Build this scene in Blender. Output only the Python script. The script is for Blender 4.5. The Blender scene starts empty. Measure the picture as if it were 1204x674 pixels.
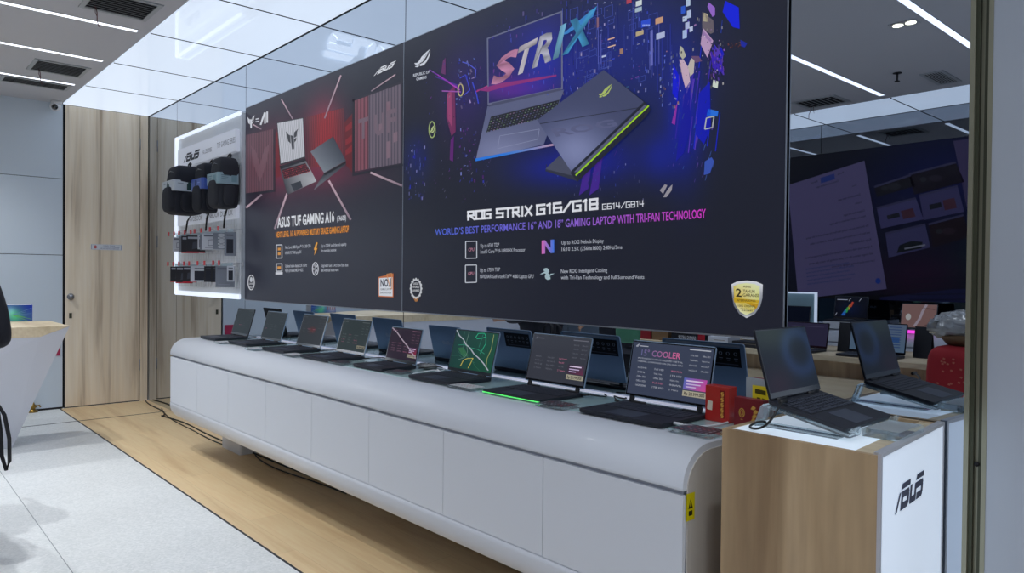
import bpy, bmesh, math, random
from mathutils import Vector, Matrix, noise
C = bpy.context.scene.collection
R = math.radians
random.seed(7)

# ---------------------------------------------------------------- camera geometry
YAW, PIT, ROL, FPX = R(48.027), R(0.738), R(0.545), 856.6
CAM = Vector((0, -2.48, 1.45))
_f0 = Vector((-math.sin(YAW), math.cos(YAW), 0)); _r0 = Vector((math.cos(YAW), math.sin(YAW), 0)); _u0 = Vector((0, 0, 1))
CF = _f0*math.cos(PIT) - _u0*math.sin(PIT); _u = _u0*math.cos(PIT) + _f0*math.sin(PIT)
CR = _r0*math.cos(ROL) + _u*math.sin(ROL); CU = -_r0*math.sin(ROL) + _u*math.cos(ROL)
def ray(u, v): return CF + CR*((u-602)/FPX) - CU*((v-337)/FPX)
def at(u, v, y=None, z=None, x=None):            # the point of a real plane that a measured image point lies on
    d = ray(u, v)
    t = (y-CAM.y)/d.y if y is not None else ((z-CAM.z)/d.z if z is not None else (x-CAM.x)/d.x)
    return CAM + d*t
def atm(u, v, y=None, z=None):                   # the same for things measured in the mirror wall: y is how far behind the glass
    p = at(u, v, y=y, z=z); return Vector((p.x, -p.y, p.z))

# ---------------------------------------------------------------- materials
def s2l(c):
    c = c/255.0
    return c/12.92 if c <= .04045 else ((c+.055)/1.055)**2.4
def rgb(c, a=1.0): return (s2l(c[0]), s2l(c[1]), s2l(c[2]), a)
MATS = {}
def nt(m): return m.node_tree.nodes, m.node_tree.links
def mat(name, col, rough=.5, metal=0, emit=None, es=0, coat=0, spec=.5, bump=0, bscale=60, var=0):
    if name in MATS: return MATS[name]
    m = bpy.data.materials.new(name); m.use_nodes = True; n, l = nt(m); b = n['Principled BSDF']
    b.inputs['Base Color'].default_value = rgb(col); b.inputs['Roughness'].default_value = rough
    b.inputs['Metallic'].default_value = metal; b.inputs['Specular IOR Level'].default_value = spec
    b.inputs['Coat Weight'].default_value = coat; b.inputs['Coat Roughness'].default_value = .08
    if emit: b.inputs['Emission Color'].default_value = rgb(emit); b.inputs['Emission Strength'].default_value = es
    tc = n.new('ShaderNodeTexCoord'); nz = n.new('ShaderNodeTexNoise'); nz.inputs['Scale'].default_value = bscale
    l.new(tc.outputs['Object'], nz.inputs['Vector'])
    if var:
        mx = n.new('ShaderNodeMixRGB'); mx.blend_type = 'MULTIPLY'; mx.inputs[0].default_value = var
        mx.inputs[1].default_value = rgb(col); l.new(nz.outputs['Fac'], mx.inputs[2]); l.new(mx.outputs[0], b.inputs['Base Color'])
    if bump:
        bp = n.new('ShaderNodeBump'); bp.inputs['Strength'].default_value = bump; bp.inputs['Distance'].default_value = .002
        l.new(nz.outputs['Fac'], bp.inputs['Height']); l.new(bp.outputs[0], b.inputs['Normal'])
    MATS[name] = m; return m
def wood(name, c1, c2, c3, scale, rough=.45, coat=0, plank=None, fine=1.0):
    m = bpy.data.materials.new(name); m.use_nodes = True; n, l = nt(m); b = n['Principled BSDF']
    tc = n.new('ShaderNodeTexCoord'); mp = n.new('ShaderNodeMapping'); mp.inputs['Scale'].default_value = scale
    l.new(tc.outputs['Object'], mp.inputs['Vector'])
    nz = n.new('ShaderNodeTexNoise'); nz.inputs['Scale'].default_value = 1.0; nz.inputs['Detail'].default_value = 6; nz.inputs['Distortion'].default_value = .6
    l.new(mp.outputs[0], nz.inputs['Vector'])
    cr = n.new('ShaderNodeValToRGB'); e = cr.color_ramp.elements
    e[0].position = .34; e[0].color = rgb(c2); e[1].position = .62; e[1].color = rgb(c1)
    k = e.new(.47); k.color = rgb(c3)
    l.new(nz.outputs['Fac'], cr.inputs[0])
    mp2 = n.new('ShaderNodeMapping'); mp2.inputs['Scale'].default_value = tuple(s*7*fine for s in scale); l.new(tc.outputs['Object'], mp2.inputs['Vector'])
    n2 = n.new('ShaderNodeTexNoise'); n2.inputs['Scale'].default_value = 1; n2.inputs['Detail'].default_value = 3; l.new(mp2.outputs[0], n2.inputs['Vector'])
    mx = n.new('ShaderNodeMixRGB'); mx.blend_type = 'OVERLAY'; mx.inputs[0].default_value = .22
    l.new(cr.outputs[0], mx.inputs[1]); l.new(n2.outputs['Fac'], mx.inputs[2]); out = mx.outputs[0]
    if plank:
        br = n.new('ShaderNodeTexBrick'); br.inputs['Scale'].default_value = 1; br.inputs['Brick Width'].default_value = plank[0]; br.inputs['Row Height'].default_value = plank[1]
        br.inputs['Mortar Size'].default_value = .0015; br.inputs['Mortar'].default_value = (.8, .76, .72, 1)
        br.inputs['Color1'].default_value = (.93, .93, .93, 1); br.inputs['Color2'].default_value = (1, 1, 1, 1)
        l.new(tc.outputs['Object'], br.inputs['Vector'])
        m2 = n.new('ShaderNodeMixRGB'); m2.blend_type = 'MULTIPLY'; m2.inputs[0].default_value = 1
        l.new(out, m2.inputs[1]); l.new(br.outputs['Color'], m2.inputs[2]); out = m2.outputs[0]
    l.new(out, b.inputs['Base Color']); b.inputs['Roughness'].default_value = rough; b.inputs['Coat Weight'].default_value = coat
    MATS[name] = m; return m
def print_mat(name, es, base=.5, rough=.35, spec=.5, coat=0, cr=.1):   # printed or displayed artwork: colours live in the mesh's colour attribute
    m = bpy.data.materials.new(name); m.use_nodes = True; n, l = nt(m); b = n['Principled BSDF']
    a = n.new('ShaderNodeVertexColor'); a.layer_name = 'Col'
    mx = n.new('ShaderNodeMixRGB'); mx.blend_type = 'MULTIPLY'; mx.inputs[0].default_value = 1; mx.inputs[2].default_value = (base, base, base, 1)
    l.new(a.outputs[0], mx.inputs[1]); l.new(mx.outputs[0], b.inputs['Base Color']); l.new(a.outputs[0], b.inputs['Emission Color'])
    b.inputs['Emission Strength'].default_value = es; b.inputs['Roughness'].default_value = rough; b.inputs['Specular IOR Level'].default_value = spec
    b.inputs['Coat Weight'].default_value = coat; b.inputs['Coat Roughness'].default_value = cr
    MATS[name] = m; return m
def acrylic(name, tint=(235, 245, 250), body=.14):
    m = bpy.data.materials.new(name); m.use_nodes = True; n, l = nt(m); n.remove(n['Principled BSDF']); o = n['Material Output']
    t = n.new('ShaderNodeBsdfTransparent'); t.inputs[0].default_value = rgb(tint)
    g = n.new('ShaderNodeBsdfGlossy'); g.inputs['Roughness'].default_value = .04
    d = n.new('ShaderNodeBsdfDiffuse'); d.inputs[0].default_value = rgb((225, 235, 240))
    m1 = n.new('ShaderNodeMixShader'); m1.inputs[0].default_value = body; l.new(t.outputs[0], m1.inputs[1]); l.new(d.outputs[0], m1.inputs[2])
    lw = n.new('ShaderNodeLayerWeight'); lw.inputs[0].default_value = .07
    m2 = n.new('ShaderNodeMixShader'); l.new(lw.outputs['Fresnel'], m2.inputs[0]); l.new(m1.outputs[0], m2.inputs[1]); l.new(g.outputs[0], m2.inputs[2])
    l.new(m2.outputs[0], o.inputs['Surface']); MATS[name] = m; return m
def mirror_mat(key='mirror', k=1.0):
    m = bpy.data.materials.new('tinted_mirror_glass'); m.use_nodes = True; n, l = nt(m); b = n['Principled BSDF']
    b.inputs['Base Color'].default_value = tuple(c*k for c in MIRROR_TINT[:3])+(1,); b.inputs['Metallic'].default_value = 1; b.inputs['Roughness'].default_value = 0.0
    MATS[key] = m; return m
def tile_mat():
    m = bpy.data.materials.new('speckled_floor_tile'); m.use_nodes = True; n, l = nt(m); b = n['Principled BSDF']
    tc = n.new('ShaderNodeTexCoord'); vo = n.new('ShaderNodeTexVoronoi'); vo.inputs['Scale'].default_value = 90
    l.new(tc.outputs['Object'], vo.inputs['Vector'])
    cr = n.new('ShaderNodeValToRGB'); e = cr.color_ramp.elements; e[0].position = .0; e[0].color = rgb((240, 243, 243)); e[1].position = 1; e[1].color = rgb((240, 243, 243))
    for p, c in ((.08, (240, 243, 243)), (.1, (222, 226, 226)), (.9, (243, 245, 245)), (.93, (250, 251, 251))): k = e.new(p); k.color = rgb(c)
    l.new(vo.outputs['Color'], cr.inputs[0]); 
    nz = n.new('ShaderNodeTexNoise'); nz.inputs['Scale'].default_value = 2.2; nz.inputs['Detail'].default_value = 5; l.new(tc.outputs['Object'], nz.inputs['Vector'])
    mr = n.new('ShaderNodeMapRange'); mr.inputs[3].default_value = .86; mr.inputs[4].default_value = 1.0; l.new(nz.outputs['Fac'], mr.inputs[0])
    mx = n.new('ShaderNodeMixRGB'); mx.blend_type = 'MULTIPLY'; mx.inputs[0].default_value = 1; l.new(cr.outputs[0], mx.inputs[1]); l.new(mr.outputs[0], mx.inputs[2])
    l.new(mx.outputs[0], b.inputs['Base Color']); b.inputs['Roughness'].default_value = .38
    MATS['tile'] = m; return m

# ---------------------------------------------------------------- mesh building
class MB:
    def __init__(s): s.v = []; s.f = []; s.sm = []
    def add(s, vs, fs, smooth=False):
        k = len(s.v); s.v += [tuple(p) for p in vs]; s.f += [tuple(i+k for i in f) for f in fs]; s.sm += [smooth]*len(fs); return s
    def box(s, x0, x1, y0, y1, z0, z1, M=None):
        vs = [Vector(p) for p in ((x0,y0,z0),(x1,y0,z0),(x1,y1,z0),(x0,y1,z0),(x0,y0,z1),(x1,y0,z1),(x1,y1,z1),(x0,y1,z1))]
        if M: vs = [M @ p for p in vs]
        return s.add(vs, [(0,3,2,1),(4,5,6,7),(0,1,5,4),(1,2,6,5),(2,3,7,6),(3,0,4,7)])
    def rbox(s, x0, x1, y0, y1, z0, z1, r, M=None, seg=3, taper=0):   # box with rounded vertical edges
        pts = []
        for cx, cy, a0 in ((x1-r, y1-r, 0), (x0+r, y1-r, 90), (x0+r, y0+r, 180), (x1-r, y0+r, 270)):
            for k in range(seg+1):
                a = R(a0 + 90*k/seg); pts.append((cx + r*math.cos(a), cy + r*math.sin(a)))
        n = len(pts); mx, my = (x0+x1)/2, (y0+y1)/2
        lo = [Vector((mx+(p[0]-mx)*(1-taper), my+(p[1]-my)*(1-taper), z0)) for p in pts]; hi = [Vector((p[0], p[1], z1)) for p in pts]
        vs = lo+hi
        if M: vs = [M @ p for p in vs]
        return s.add(vs, [tuple(range(n-1, -1, -1)), tuple(range(n, 2*n))] + [(i, (i+1) % n, (i+1) % n+n, i+n) for i in range(n)])
    def prism(s, pts, axis, a, b, M=None, smooth=False):   # profile polygon swept along an axis; pts in the two other axes
        def P(p, t): return Vector((t, p[0], p[1])) if axis == 'x' else (Vector((p[0], t, p[1])) if axis == 'y' else Vector((p[0], p[1], t)))
        n = len(pts); vs = [P(p, a) for p in pts] + [P(p, b) for p in pts]
        if M: vs = [M @ p for p in vs]
        k = len(s.v); s.v += [tuple(p) for p in vs]
        fs = [tuple(range(n-1, -1, -1)), tuple(range(n, 2*n))]; s.f += [tuple(i+k for i in f) for f in fs]; s.sm += [False, False]
        for i in range(n):
            j = (i+1) % n; s.f.append((i+k, j+k, j+n+k, i+n+k)); s.sm.append(smooth)
        return s
    def tube(s, pts, r, seg=8, closed=False, flat=1.0):
        pts = [Vector(p) for p in pts]; n = len(pts); rings = []
        for i, p in enumerate(pts):
            a = pts[i-1] if i else (pts[-1] if closed else p); b = pts[(i+1) % n] if (i < n-1 or closed) else p
            t = (b-a).normalized(); h = Vector((0, 0, 1)) if abs(t.z) < .9 else Vector((1, 0, 0))
            q = t.cross(h).normalized(); w = q.cross(t).normalized(); rr = r[i] if isinstance(r, (list, tuple)) else r
            rings.append([p + q*rr*math.cos(2*math.pi*k/seg) + w*rr*flat*math.sin(2*math.pi*k/seg) for k in range(seg)])
        vs = [v for g in rings for v in g]; fs = []
        for i in range(n if closed else n-1):
            for k in range(seg):
                a, b = i*seg+k, i*seg+(k+1) % seg; c, d = ((i+1) % n)*seg+(k+1) % seg, ((i+1) % n)*seg+k; fs.append((a, b, c, d))
        if not closed: fs += [tuple(range(seg-1, -1, -1)), tuple(range((n-1)*seg, n*seg))]
        return s.add(vs, fs, True)
    def cyl(s, c, r, h, axis='z', seg=20, r2=None):
        c = Vector(c); r2 = r if r2 is None else r2; ax = {'x': Vector((1,0,0)), 'y': Vector((0,1,0)), 'z': Vector((0,0,1))}[axis]
        q = Vector((0,1,0)) if axis == 'x' else (Vector((0,0,1)) if axis == 'y' else Vector((1,0,0))); w = ax.cross(q)
        vs = [c+(q*math.cos(2*math.pi*k/seg)+w*math.sin(2*math.pi*k/seg))*r for k in range(seg)] + [c+ax*h+(q*math.cos(2*math.pi*k/seg)+w*math.sin(2*math.pi*k/seg))*r2 for k in range(seg)]
        return s.add(vs, [tuple(range(seg-1, -1, -1)), tuple(range(seg, 2*seg))] + [(i, (i+1) % seg, (i+1) % seg+seg, i+seg) for i in range(seg)], True)
    def blob(s, c, rx, ry, rz, p=2.6, n=20, m=12, f=None):      # rounded box shaped body
        def sg(v, e): return math.copysign(abs(v)**e, v)
        vs = []; e = 2.0/p
        for j in range(m+1):
            th = -math.pi/2 + math.pi*j/m
            for i in range(n):
                ph = 2*math.pi*i/n
                q = Vector((sg(math.cos(th), e)*sg(math.cos(ph), e)*rx, sg(math.cos(th), e)*sg(math.sin(ph), e)*ry, sg(math.sin(th), e)*rz))
                if f: q = f(q)
                vs.append(Vector(c)+q)
        fs = [(j*n+i, j*n+(i+1) % n, (j+1)*n+(i+1) % n, (j+1)*n+i) for j in range(m) for i in range(n)]
        return s.add(vs, fs, True)
    def lathe(s, prof, c=(0,0,0), seg=24):
        c = Vector(c); vs = [c+Vector((r*math.cos(2*math.pi*k/seg), r*math.sin(2*math.pi*k/seg), z)) for r, z in prof for k in range(seg)]
        return s.add(vs, [(j*seg+i, j*seg+(i+1) % seg, (j+1)*seg+(i+1) % seg, (j+1)*seg+i) for j in range(len(prof)-1) for i in range(seg)], True)
    def build(s, name, m, parent=None, bevel=0, label=None):
        me = bpy.data.meshes.new(name); me.from_pydata(s.v, [], s.f); me.validate(); me.update()
        bm = bmesh.new(); bm.from_mesh(me); bmesh.ops.remove_doubles(bm, verts=bm.verts, dist=1e-6); bmesh.ops.recalc_face_normals(bm, faces=bm.faces)
        big = [f for f in bm.faces if len(f.verts) > 4]
        bm.to_mesh(me); bm.free()
        if len(me.polygons) == len(s.sm):
            for p, k in zip(me.polygons, s.sm): p.use_smooth = k
        me.materials.append(m if not isinstance(m, str) else MATS[m])
        o = bpy.data.objects.new(name, me); C.objects.link(o)
        if parent: o.parent = parent
        if bevel:
            b = o.modifiers.new('bevel', 'BEVEL'); b.width = bevel; b.segments = 2; b.limit_method = 'ANGLE'; b.angle_limit = R(40)
        if label: o['label'] = label
        return o
def tag(o, label=None, cat=None, group=None, kind=None):
    if label: o['label'] = label
    if cat: o['category'] = cat
    if group: o['group'] = group
    if kind: o['kind'] = kind
    return o
def thing(name, label, cat, loc=(0,0,0), rot=(0,0,0), group=None):
    o = bpy.data.objects.new(name, None); C.objects.link(o); o.location = loc; o.rotation_euler = rot; o.empty_display_size = .05
    return tag(o, label, cat, group)
def struct(name, mb, m): o = mb.build(name, m); o['kind'] = 'structure'; return o

# ---------------------------------------------------------------- flat printed artwork
_glyphs = {}
def glyphs(text, bold=0.0):
    k = (text, bold)
    if k not in _glyphs:
        c = bpy.data.curves.new('tmp', 'FONT'); c.body = text; c.resolution_u = 2; c.offset = bold; c.size = 1; c.fill_mode = 'FRONT'
        o = bpy.data.objects.new('tmp', c); C.objects.link(o); dg = bpy.context.evaluated_depsgraph_get(); dg.update()
        me = o.evaluated_get(dg).to_mesh()
        vs = [(v.co.x, v.co.y) for v in me.vertices]; fs = [tuple(p.vertices) for p in me.polygons]
        o.evaluated_get(dg).to_mesh_clear(); bpy.data.objects.remove(o); bpy.data.curves.remove(c)
        if vs:
            x0 = min(v[0] for v in vs); x1 = max(v[0] for v in vs); cap = .73
            vs = [((v[0]-x0)/(x1-x0), v[1]/cap) for v in vs]
        _glyphs[k] = (vs, fs)
    return _glyphs[k]
def lin(a, b, t): return tuple(a[i]*(1-t)+b[i]*t for i in range(len(a)))
def bil(q, s, t):      # q = BL, BR, TR, TL
    return tuple((q[0][i]*(1-s)+q[1][i]*s)*(1-t) + (q[3][i]*(1-s)+q[2][i]*s)*t for i in range(2))
class Art:
    """polygons in the plane of a print; to3(a, b, layer) gives the point in space"""
    def __init__(s, to3, px=None): s.to3 = to3; s.v = []; s.f = []; s.c = []; s.n = 0; s.px = px
    def poly(s, pts, col, layer=None):
        if layer is None: s.n += 1; layer = s.n*.02
        k = len(s.v); cols = col if isinstance(col, list) else [col]*len(pts)
        for p, c in zip(pts, cols): s.v.append(s.to3(p[0], p[1], layer)); s.c.append(rgb(c))
        s.f.append(tuple(range(k, k+len(pts)))); return s
    def mesh(s, vs, fs, colf, layer):
        k = len(s.v)
        for p in vs: s.v.append(s.to3(p[0], p[1], layer)); s.c.append(rgb(colf(p) if callable(colf) else colf))
        s.f += [tuple(i+k for i in f) for f in fs]
    def line(s, a, b, w, col, layer=None, col2=None):
        dx, dy = b[0]-a[0], b[1]-a[1]; L = math.hypot(dx, dy) or 1e-9; nx, ny = -dy/L*w/2, dx/L*w/2; c2 = col2 or col
        return s.poly([(a[0]+nx, a[1]+ny), (a[0]-nx, a[1]-ny), (b[0]-nx, b[1]-ny), (b[0]+nx, b[1]+ny)], [col, col, c2, c2], layer)
    def path(s, pts, w, col, layer=None):
        for a, b in zip(pts, pts[1:]): s.line(a, b, w, col, layer)
    def frame(s, q, w, col, layer=None):
        for i in range(4): s.line(q[i], q[(i+1) % 4], w, col, layer)
    def grid(s, q, nx, ny, colf, layer):
        vs = [bil(q, i/nx, j/ny) for j in range(ny+1) for i in range(nx+1)]
        fs = [(j*(nx+1)+i, j*(nx+1)+i+1, (j+1)*(nx+1)+i+1, (j+1)*(nx+1)+i) for j in range(ny) for i in range(nx)]
        s.mesh(vs, fs, colf, layer)
    def ribs(s, q, n, c1, c2, layer, duty=.5):
        for i in range(n):
            a, b = i/n, (i+duty)/n; s.poly([bil(q, a, 0), bil(q, b, 0), bil(q, b, 1), bil(q, a, 1)], c1 if not callable(c1) else c1(i/n), layer)
            if c2: a, b = (i+duty)/n, (i+1)/n; s.poly([bil(q, a, 0), bil(q, b, 0), bil(q, b, 1), bil(q, a, 1)], c2 if not callable(c2) else c2(i/n), layer)
    def ell(s, c, rx, ry, col, layer=None, seg=20, col2=None):
        s.poly([(c[0]+rx*math.cos(2*math.pi*k/seg), c[1]+ry*math.sin(2*math.pi*k/seg)) for k in range(seg)], col, layer)
    def ring(s, c, rx, ry, w, col, layer=None, seg=20):
        p = [(c[0]+rx*math.cos(2*math.pi*k/seg), c[1]+ry*math.sin(2*math.pi*k/seg)) for k in range(seg+1)]; s.path(p, w, col, layer)
    def text(s, t, q, col, layer, bold=0.0):           # q = BL, BR, TR, TL of the capital-height box
        vs, fs = glyphs(t, bold)
        if callable(col): s.mesh_uv(vs, fs, q, col, layer)
        else: s.mesh([bil(q, a, b) for a, b in vs], fs, col, layer)
    def mesh_uv(s, vs, fs, q, colf, layer):
        k = len(s.v)
        for a, b in vs: s.v.append(s.to3(*bil(q, a, b), layer)); s.c.append(rgb(colf(a, b)))
        s.f += [tuple(i+k for i in f) for f in fs]
    def build(s, name, m, parent=None, label=None):
        me = bpy.data.meshes.new(name); me.from_pydata([tuple(v) for v in s.v], [], s.f); me.update()
        ca = me.color_attributes.new('Col', 'FLOAT_COLOR', 'POINT')
        ca.data.foreach_set('color', [x for c in s.c for x in c])
        me.materials.append(MATS[m]); o = bpy.data.objects.new(name, me); C.objects.link(o)
        if parent: o.parent = parent
        if label: o['label'] = label
        return o
# the maker's word mark: slanted letters cut by a thin gap under their top bars (unit height, about 4.1 wide)
def wordmark(sh=.3):
    P = []
    def p(*pts): P.append([((x + sh*y)/4.35, y) for x, y in pts])
    p((0,0),(.26,0),(.66,.70),(.42,.70)); p((.62,.78),(1.95,.78),(1.95,1),(.75,1))
    p((.72,0),(1.02,0),(1.02,.70),(.72,.70))
    p((1.02,.44),(1.84,.44),(1.90,.56),(1.80,.70),(1.02,.70)); p((1.58,.2),(1.84,.08),(1.90,.2),(1.90,.50),(1.58,.46)); p((1.02,0),(1.74,0),(1.84,.08),(1.58,.27),(1.02,.27))
    p((1.99,.1),(2.09,0),(2.30,.22),(2.30,.74),(1.99,.74)); p((2.09,0),(2.68,0),(2.68,.27),(2.28,.27)); p((2.68,0),(2.98,0),(2.98,.70),(2.68,.70))
    p((2.80,.78),(4.05,.78),(4.05,1),(2.92,1)); p((2.98,.44),(3.95,.44),(4.03,.56),(3.93,.70),(2.98,.70)); p((3.71,.2),(3.97,.08),(4.03,.2),(4.03,.50),(3.71,.46)); p((3.06,0),(3.87,0),(3.97,.08),(3.71,.27),(3.06,.27))
    return P
def put_wordmark(art, q, col, layer):
    for pl in wordmark(): art.poly([bil(q, a, b) for a, b in pl], col, layer)
def eye_mark(art, q, col, layer):       # the slanted eye of blades
    for pl in ([(0,.42),(.1,.3),(.3,.22),(.42,.3),(.62,.62),(1,1),(.72,.9),(.42,.7),(.3,.45),(.2,.38)],
               [(.36,.22),(.5,.1),(.72,.12),(.9,.32),(1,.62),(.98,.92),(.9,.62),(.76,.36),(.6,.28)],
               [(.44,.3),(.58,.36),(.72,.56),(.9,.86),(.66,.64),(.52,.46)],
               [(.1,.16),(.28,.08),(.42,.12),(.3,.2)]):
        art.poly([bil(q, a, b) for a, b in pl], col, layer)
def beak_mark(art, q, col, layer):      # winged crest of the left poster
    for pl in ([(0,1),(.12,.45),(.32,.3),(.34,.72),(.22,.78)], [(1,1),(.68,.85),(.62,.55),(.85,.6),(.9,.82)], [(.62,.48),(.62,.3),(.8,.4),(.84,.55)],
               [(.36,.75),(.4,0),(.5,-.08),(.6,0),(.6,.75),(.5,.68)]):
        art.poly([bil(q, a, b) for a, b in pl], col, layer)

# squared display lettering drawn with straight strokes (unit boxes)
BLOCK = {'R': [((0,0),(0,1)),((0,1),(.9,1)),((.9,1),(.9,.55)),((.9,.5),(0,.45)),((.35,.45),(1,0))], 'O': [((0,0),(0,1)),((0,1),(1,1)),((1,1),(1,0)),((1,0),(0,0))],
 'G': [((1,1),(0,1)),((0,1),(0,0)),((0,0),(1,0)),((1,0),(1,.5)),((1,.5),(.55,.5))], 'S': [((1,1),(0,1)),((0,1),(0,.55)),((0,.52),(1,.48)),((1,.48),(1,0)),((1,0),(0,0))],
 'T': [((0,1),(1,1)),((.5,1),(.5,0))], 'I': [((.5,0),(.5,1))], 'X': [((0,0),(1,1)),((0,1),(1,0))], '1': [((.2,.9),(.6,1)),((.6,1),(.6,0))],
 '6': [((.9,1),(0,1)),((0,1),(0,0)),((0,0),(1,0)),((1,0),(1,.5)),((1,.5),(0,.5))], '8': [((0,0),(0,1)),((0,1),(1,1)),((1,1),(1,0)),((1,0),(0,0)),((0,.5),(1,.5))],
 '4': [((0,1),(0,.42)),((0,.42),(1,.42)),((.8,1),(.8,0))], '/': [((0,0),(1,1))]}
def block_text(art, t, u0, v0, h0, u1, v1, h1, col, layer, w=.21):
    """stroke lettering between two baseline points, capital heights h0 and h1"""
    adv = {'I': .55, '1': .75, ' ': .55}; tot = sum(adv.get(c, 1.0) for c in t); x = 0
    q = [(u0,v0),(u1,v1),(u1,v1-h1),(u0,v0-h0)]
    for c in t:
        a_ = adv.get(c, 1.0)
        for (p0, p1) in BLOCK.get(c, ()):
            def P(p):
                g = .74 if a_ == 1.0 else .74*a_
                return (x+.1*a_+p[0]*g, p[1]*(1-w)+w/2)
            A0, A1 = P(p0), P(p1); asp = (h0+h1)/2/((u1-u0)/tot)      # height of one unit against its width
            dx, dy = (A1[0]-A0[0]), (A1[1]-A0[1])*asp; L = math.hypot(dx, dy); ex, ey = dx/L, dy/L; hw_ = w*asp/2
            pts = []
            for (px_, py_), s_ in ((A0,-1),(A1,1)):
                for n_ in ((-1,1) if s_ < 0 else (1,-1)):
                    X = px_ + s_*ex*hw_ - n_*ey*hw_*.85; Y = py_*asp + s_*ey*hw_ + n_*ex*hw_
                    pts.append(bil(q, X/tot, Y/asp))
            art.poly(pts, col, layer)
        x += a_
WORLD, SPOT = 0.85, 44
# ---------------------------------------------------------------- palette
MIRROR_TINT = (.50, .55, .62, 1)
mirror_mat(); mirror_mat('mirror_dark', .5); tile_mat()
wood('door_oak', (240,226,204), (172,152,128), (226,210,186), (1, 7, .35), .5)
wood('plank_floor', (228,200,156), (214,182,138), (228,200,156), (.5, 7, 1), .42, plank=(1.2,.19), coat=.0)
wood('kiosk_oak', (186,160,126), (140,114,84), (168,142,108), (6, 6, .5), .5)
wood('desk_oak', (206,190,162), (184,166,136), (198,182,152), (.8, 6, 6), .5)
mat('ceiling_paint', (202,202,208), .75, bump=.05)
mat('blue_grey_panel', (204,216,228), .45, coat=.1)
mat('white_laminate', (214,218,226), .5, coat=.05)
mat('white_gloss', (226,230,236), .28, coat=.4)
mat('grey_end_panel', (196,190,182), .3, coat=.5)
mat('gap_grey', (176,180,190), .6)
mat('black_gap', (18,20,26), .7)
mat('dark_joint', (40,44,52), .6)
mat('frosted_glass', (178,206,206), .12, coat=.5)
mat('alu', (196,198,204), .35, metal=.35)
mat('alu_white', (210,212,214), .35, metal=.6)
mat('bronze_frame', (150,148,128), .35, metal=.55)
mat('bronze_dark', (70,72,56), .45, metal=.4)
mat('grey_wall_panel', (168,174,184), .35, coat=.2)
mat('luminous', (120,124,130), .015, emit=(214,228,247), es=.94, spec=.5)
mat('strip_light', (240,244,250), .4, emit=(236,243,255), es=2.2)
mat('led_white', (220,226,236), .4, emit=(226,236,252), es=.8)
mat('led_soft', (225,228,240), .35, emit=(214,216,236), es=.45)
mat('black_plastic', (22,24,30), .45, bump=.04)
mat('black_matte', (16,17,22), .8)
mat('laptop_dark', (34,37,48), .5, metal=.1)
mat('kiosk_laptop_dark', (24,27,38), .55)
mat('laptop_grey', (70,75,86), .35, metal=.6)
mat('lid_blue', (150,174,200), .42, metal=.35)
mat('lid_black', (34,36,44), .4, metal=.4)
mat('key_black', (9,10,14), .6)
mat('key_cap', (46,50,63), .55)
mat('trackpad_grey', (56,62,76), .45)
mat('rubber', (14,14,16), .9)
mat('cable_black', (14,15,18), .5)
mat('cable_white', (226,228,232), .4)
mat('white_plastic', (225,227,230), .4)
mat('card_dark', (38,38,48), .4, coat=.5)
mat('card_white', (214,218,224), .5)
mat('fabric_black', (26,29,40), .85, bump=.5, bscale=300)
mat('fabric_dark_grey', (44,46,54), .85, bump=.5, bscale=300)
mat('fabric_black_shiny', (20,21,27), .6, bump=.3, bscale=200)
mat('brass', (150,120,60), .35, metal=1)
mat('steel', (150,152,158), .3, metal=1)
mat('red_box', (190,40,34), .4, coat=.3)
mat('red_deep', (130,16,32), .45, coat=.2)
mat('red_cloth', (150,18,28), .8, bump=.4, bscale=120)
mat('red_plastic', (200,40,50), .4)
mat('gold', (200,160,70), .35, metal=.8)
mat('pink_red', (176,36,80), .5)
mat('skin', (196,150,120), .55)
mat('hair', (18,16,16), .6)
mat('denim_black', (20,22,30), .85, bump=.3, bscale=200)
mat('shoe', (30,30,34), .6)
mat('green_bag', (70,130,100), .6)
mat('brown_card', (110,84,56), .7)
mat('poster_edge', (170,176,186), .35, metal=.7)
mat('plastic_wrap', (170,172,172), .15, coat=1, bump=1.0, bscale=18, var=.6)
mat('pink_led', (255,90,220), .4, emit=(255,70,215), es=1.6)
mat('green_led', (120,255,120), .4, emit=(80,235,110), es=.9)
acrylic('acrylic', (244,250,252), .16)
acrylic('clear_band', (225,240,245), .45)
print_mat('print', .6, .32, .38, .5)
print_mat('print_dull', .0, .9, .5, .3)
print_mat('print_sheen', .12, .8, .35, .4)
print_mat('display', .72, .1, .5, .15, .15, .05)
print_mat('display_dark', .8, .1, .5, .2, .12, .1)
print_mat('display_dim', .5, .05, .5, .05, .03, .06)

# ---------------------------------------------------------------- room
XW, XR, YO, H = -8.98, 1.9, -5.82, 3.245
PANX = [-8.98, -7.94, -6.91, -5.87, -4.84, -3.85, -2.86, -1.84, -.82, .2, 1.2, 1.9]
struct('floor_wood', MB().box(XW, XR, -.87, .0, -.05, 0), 'plank_floor')
struct('floor_tile', MB().box(XW, XR, -4.95, -.874, -.05, 0), 'tile')
struct('floor_wood_opposite', MB().box(XW, XR, YO, -4.95, -.05, 0), 'plank_floor')
struct('trim_1', MB().box(XW, XR, -.878, -.866, -.002, .0015), 'dark_joint')
struct('trim_2', MB().box(-8.13, -8.115, -4.95, 0, -.002, .0018), 'dark_joint')
mat('tile_joint', (150,155,158), .8)
jt = MB().box(-8.1, XR, -1.708, -1.704, -.002, .0008)
jt.box(-8.1, XR, -2.604, -2.6, -.002, .0008).box(-8.1, XR, -3.504, -3.5, -.002, .0008).box(-8.1, XR, -4.404, -4.4, -.002, .0008)
for x in (-5.4, -3.6, -1.8, 0): jt.box(x, x+.001, -4.95, -4.9, -.002, .0001)
struct('trim_3', jt, 'tile_joint')
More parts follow.
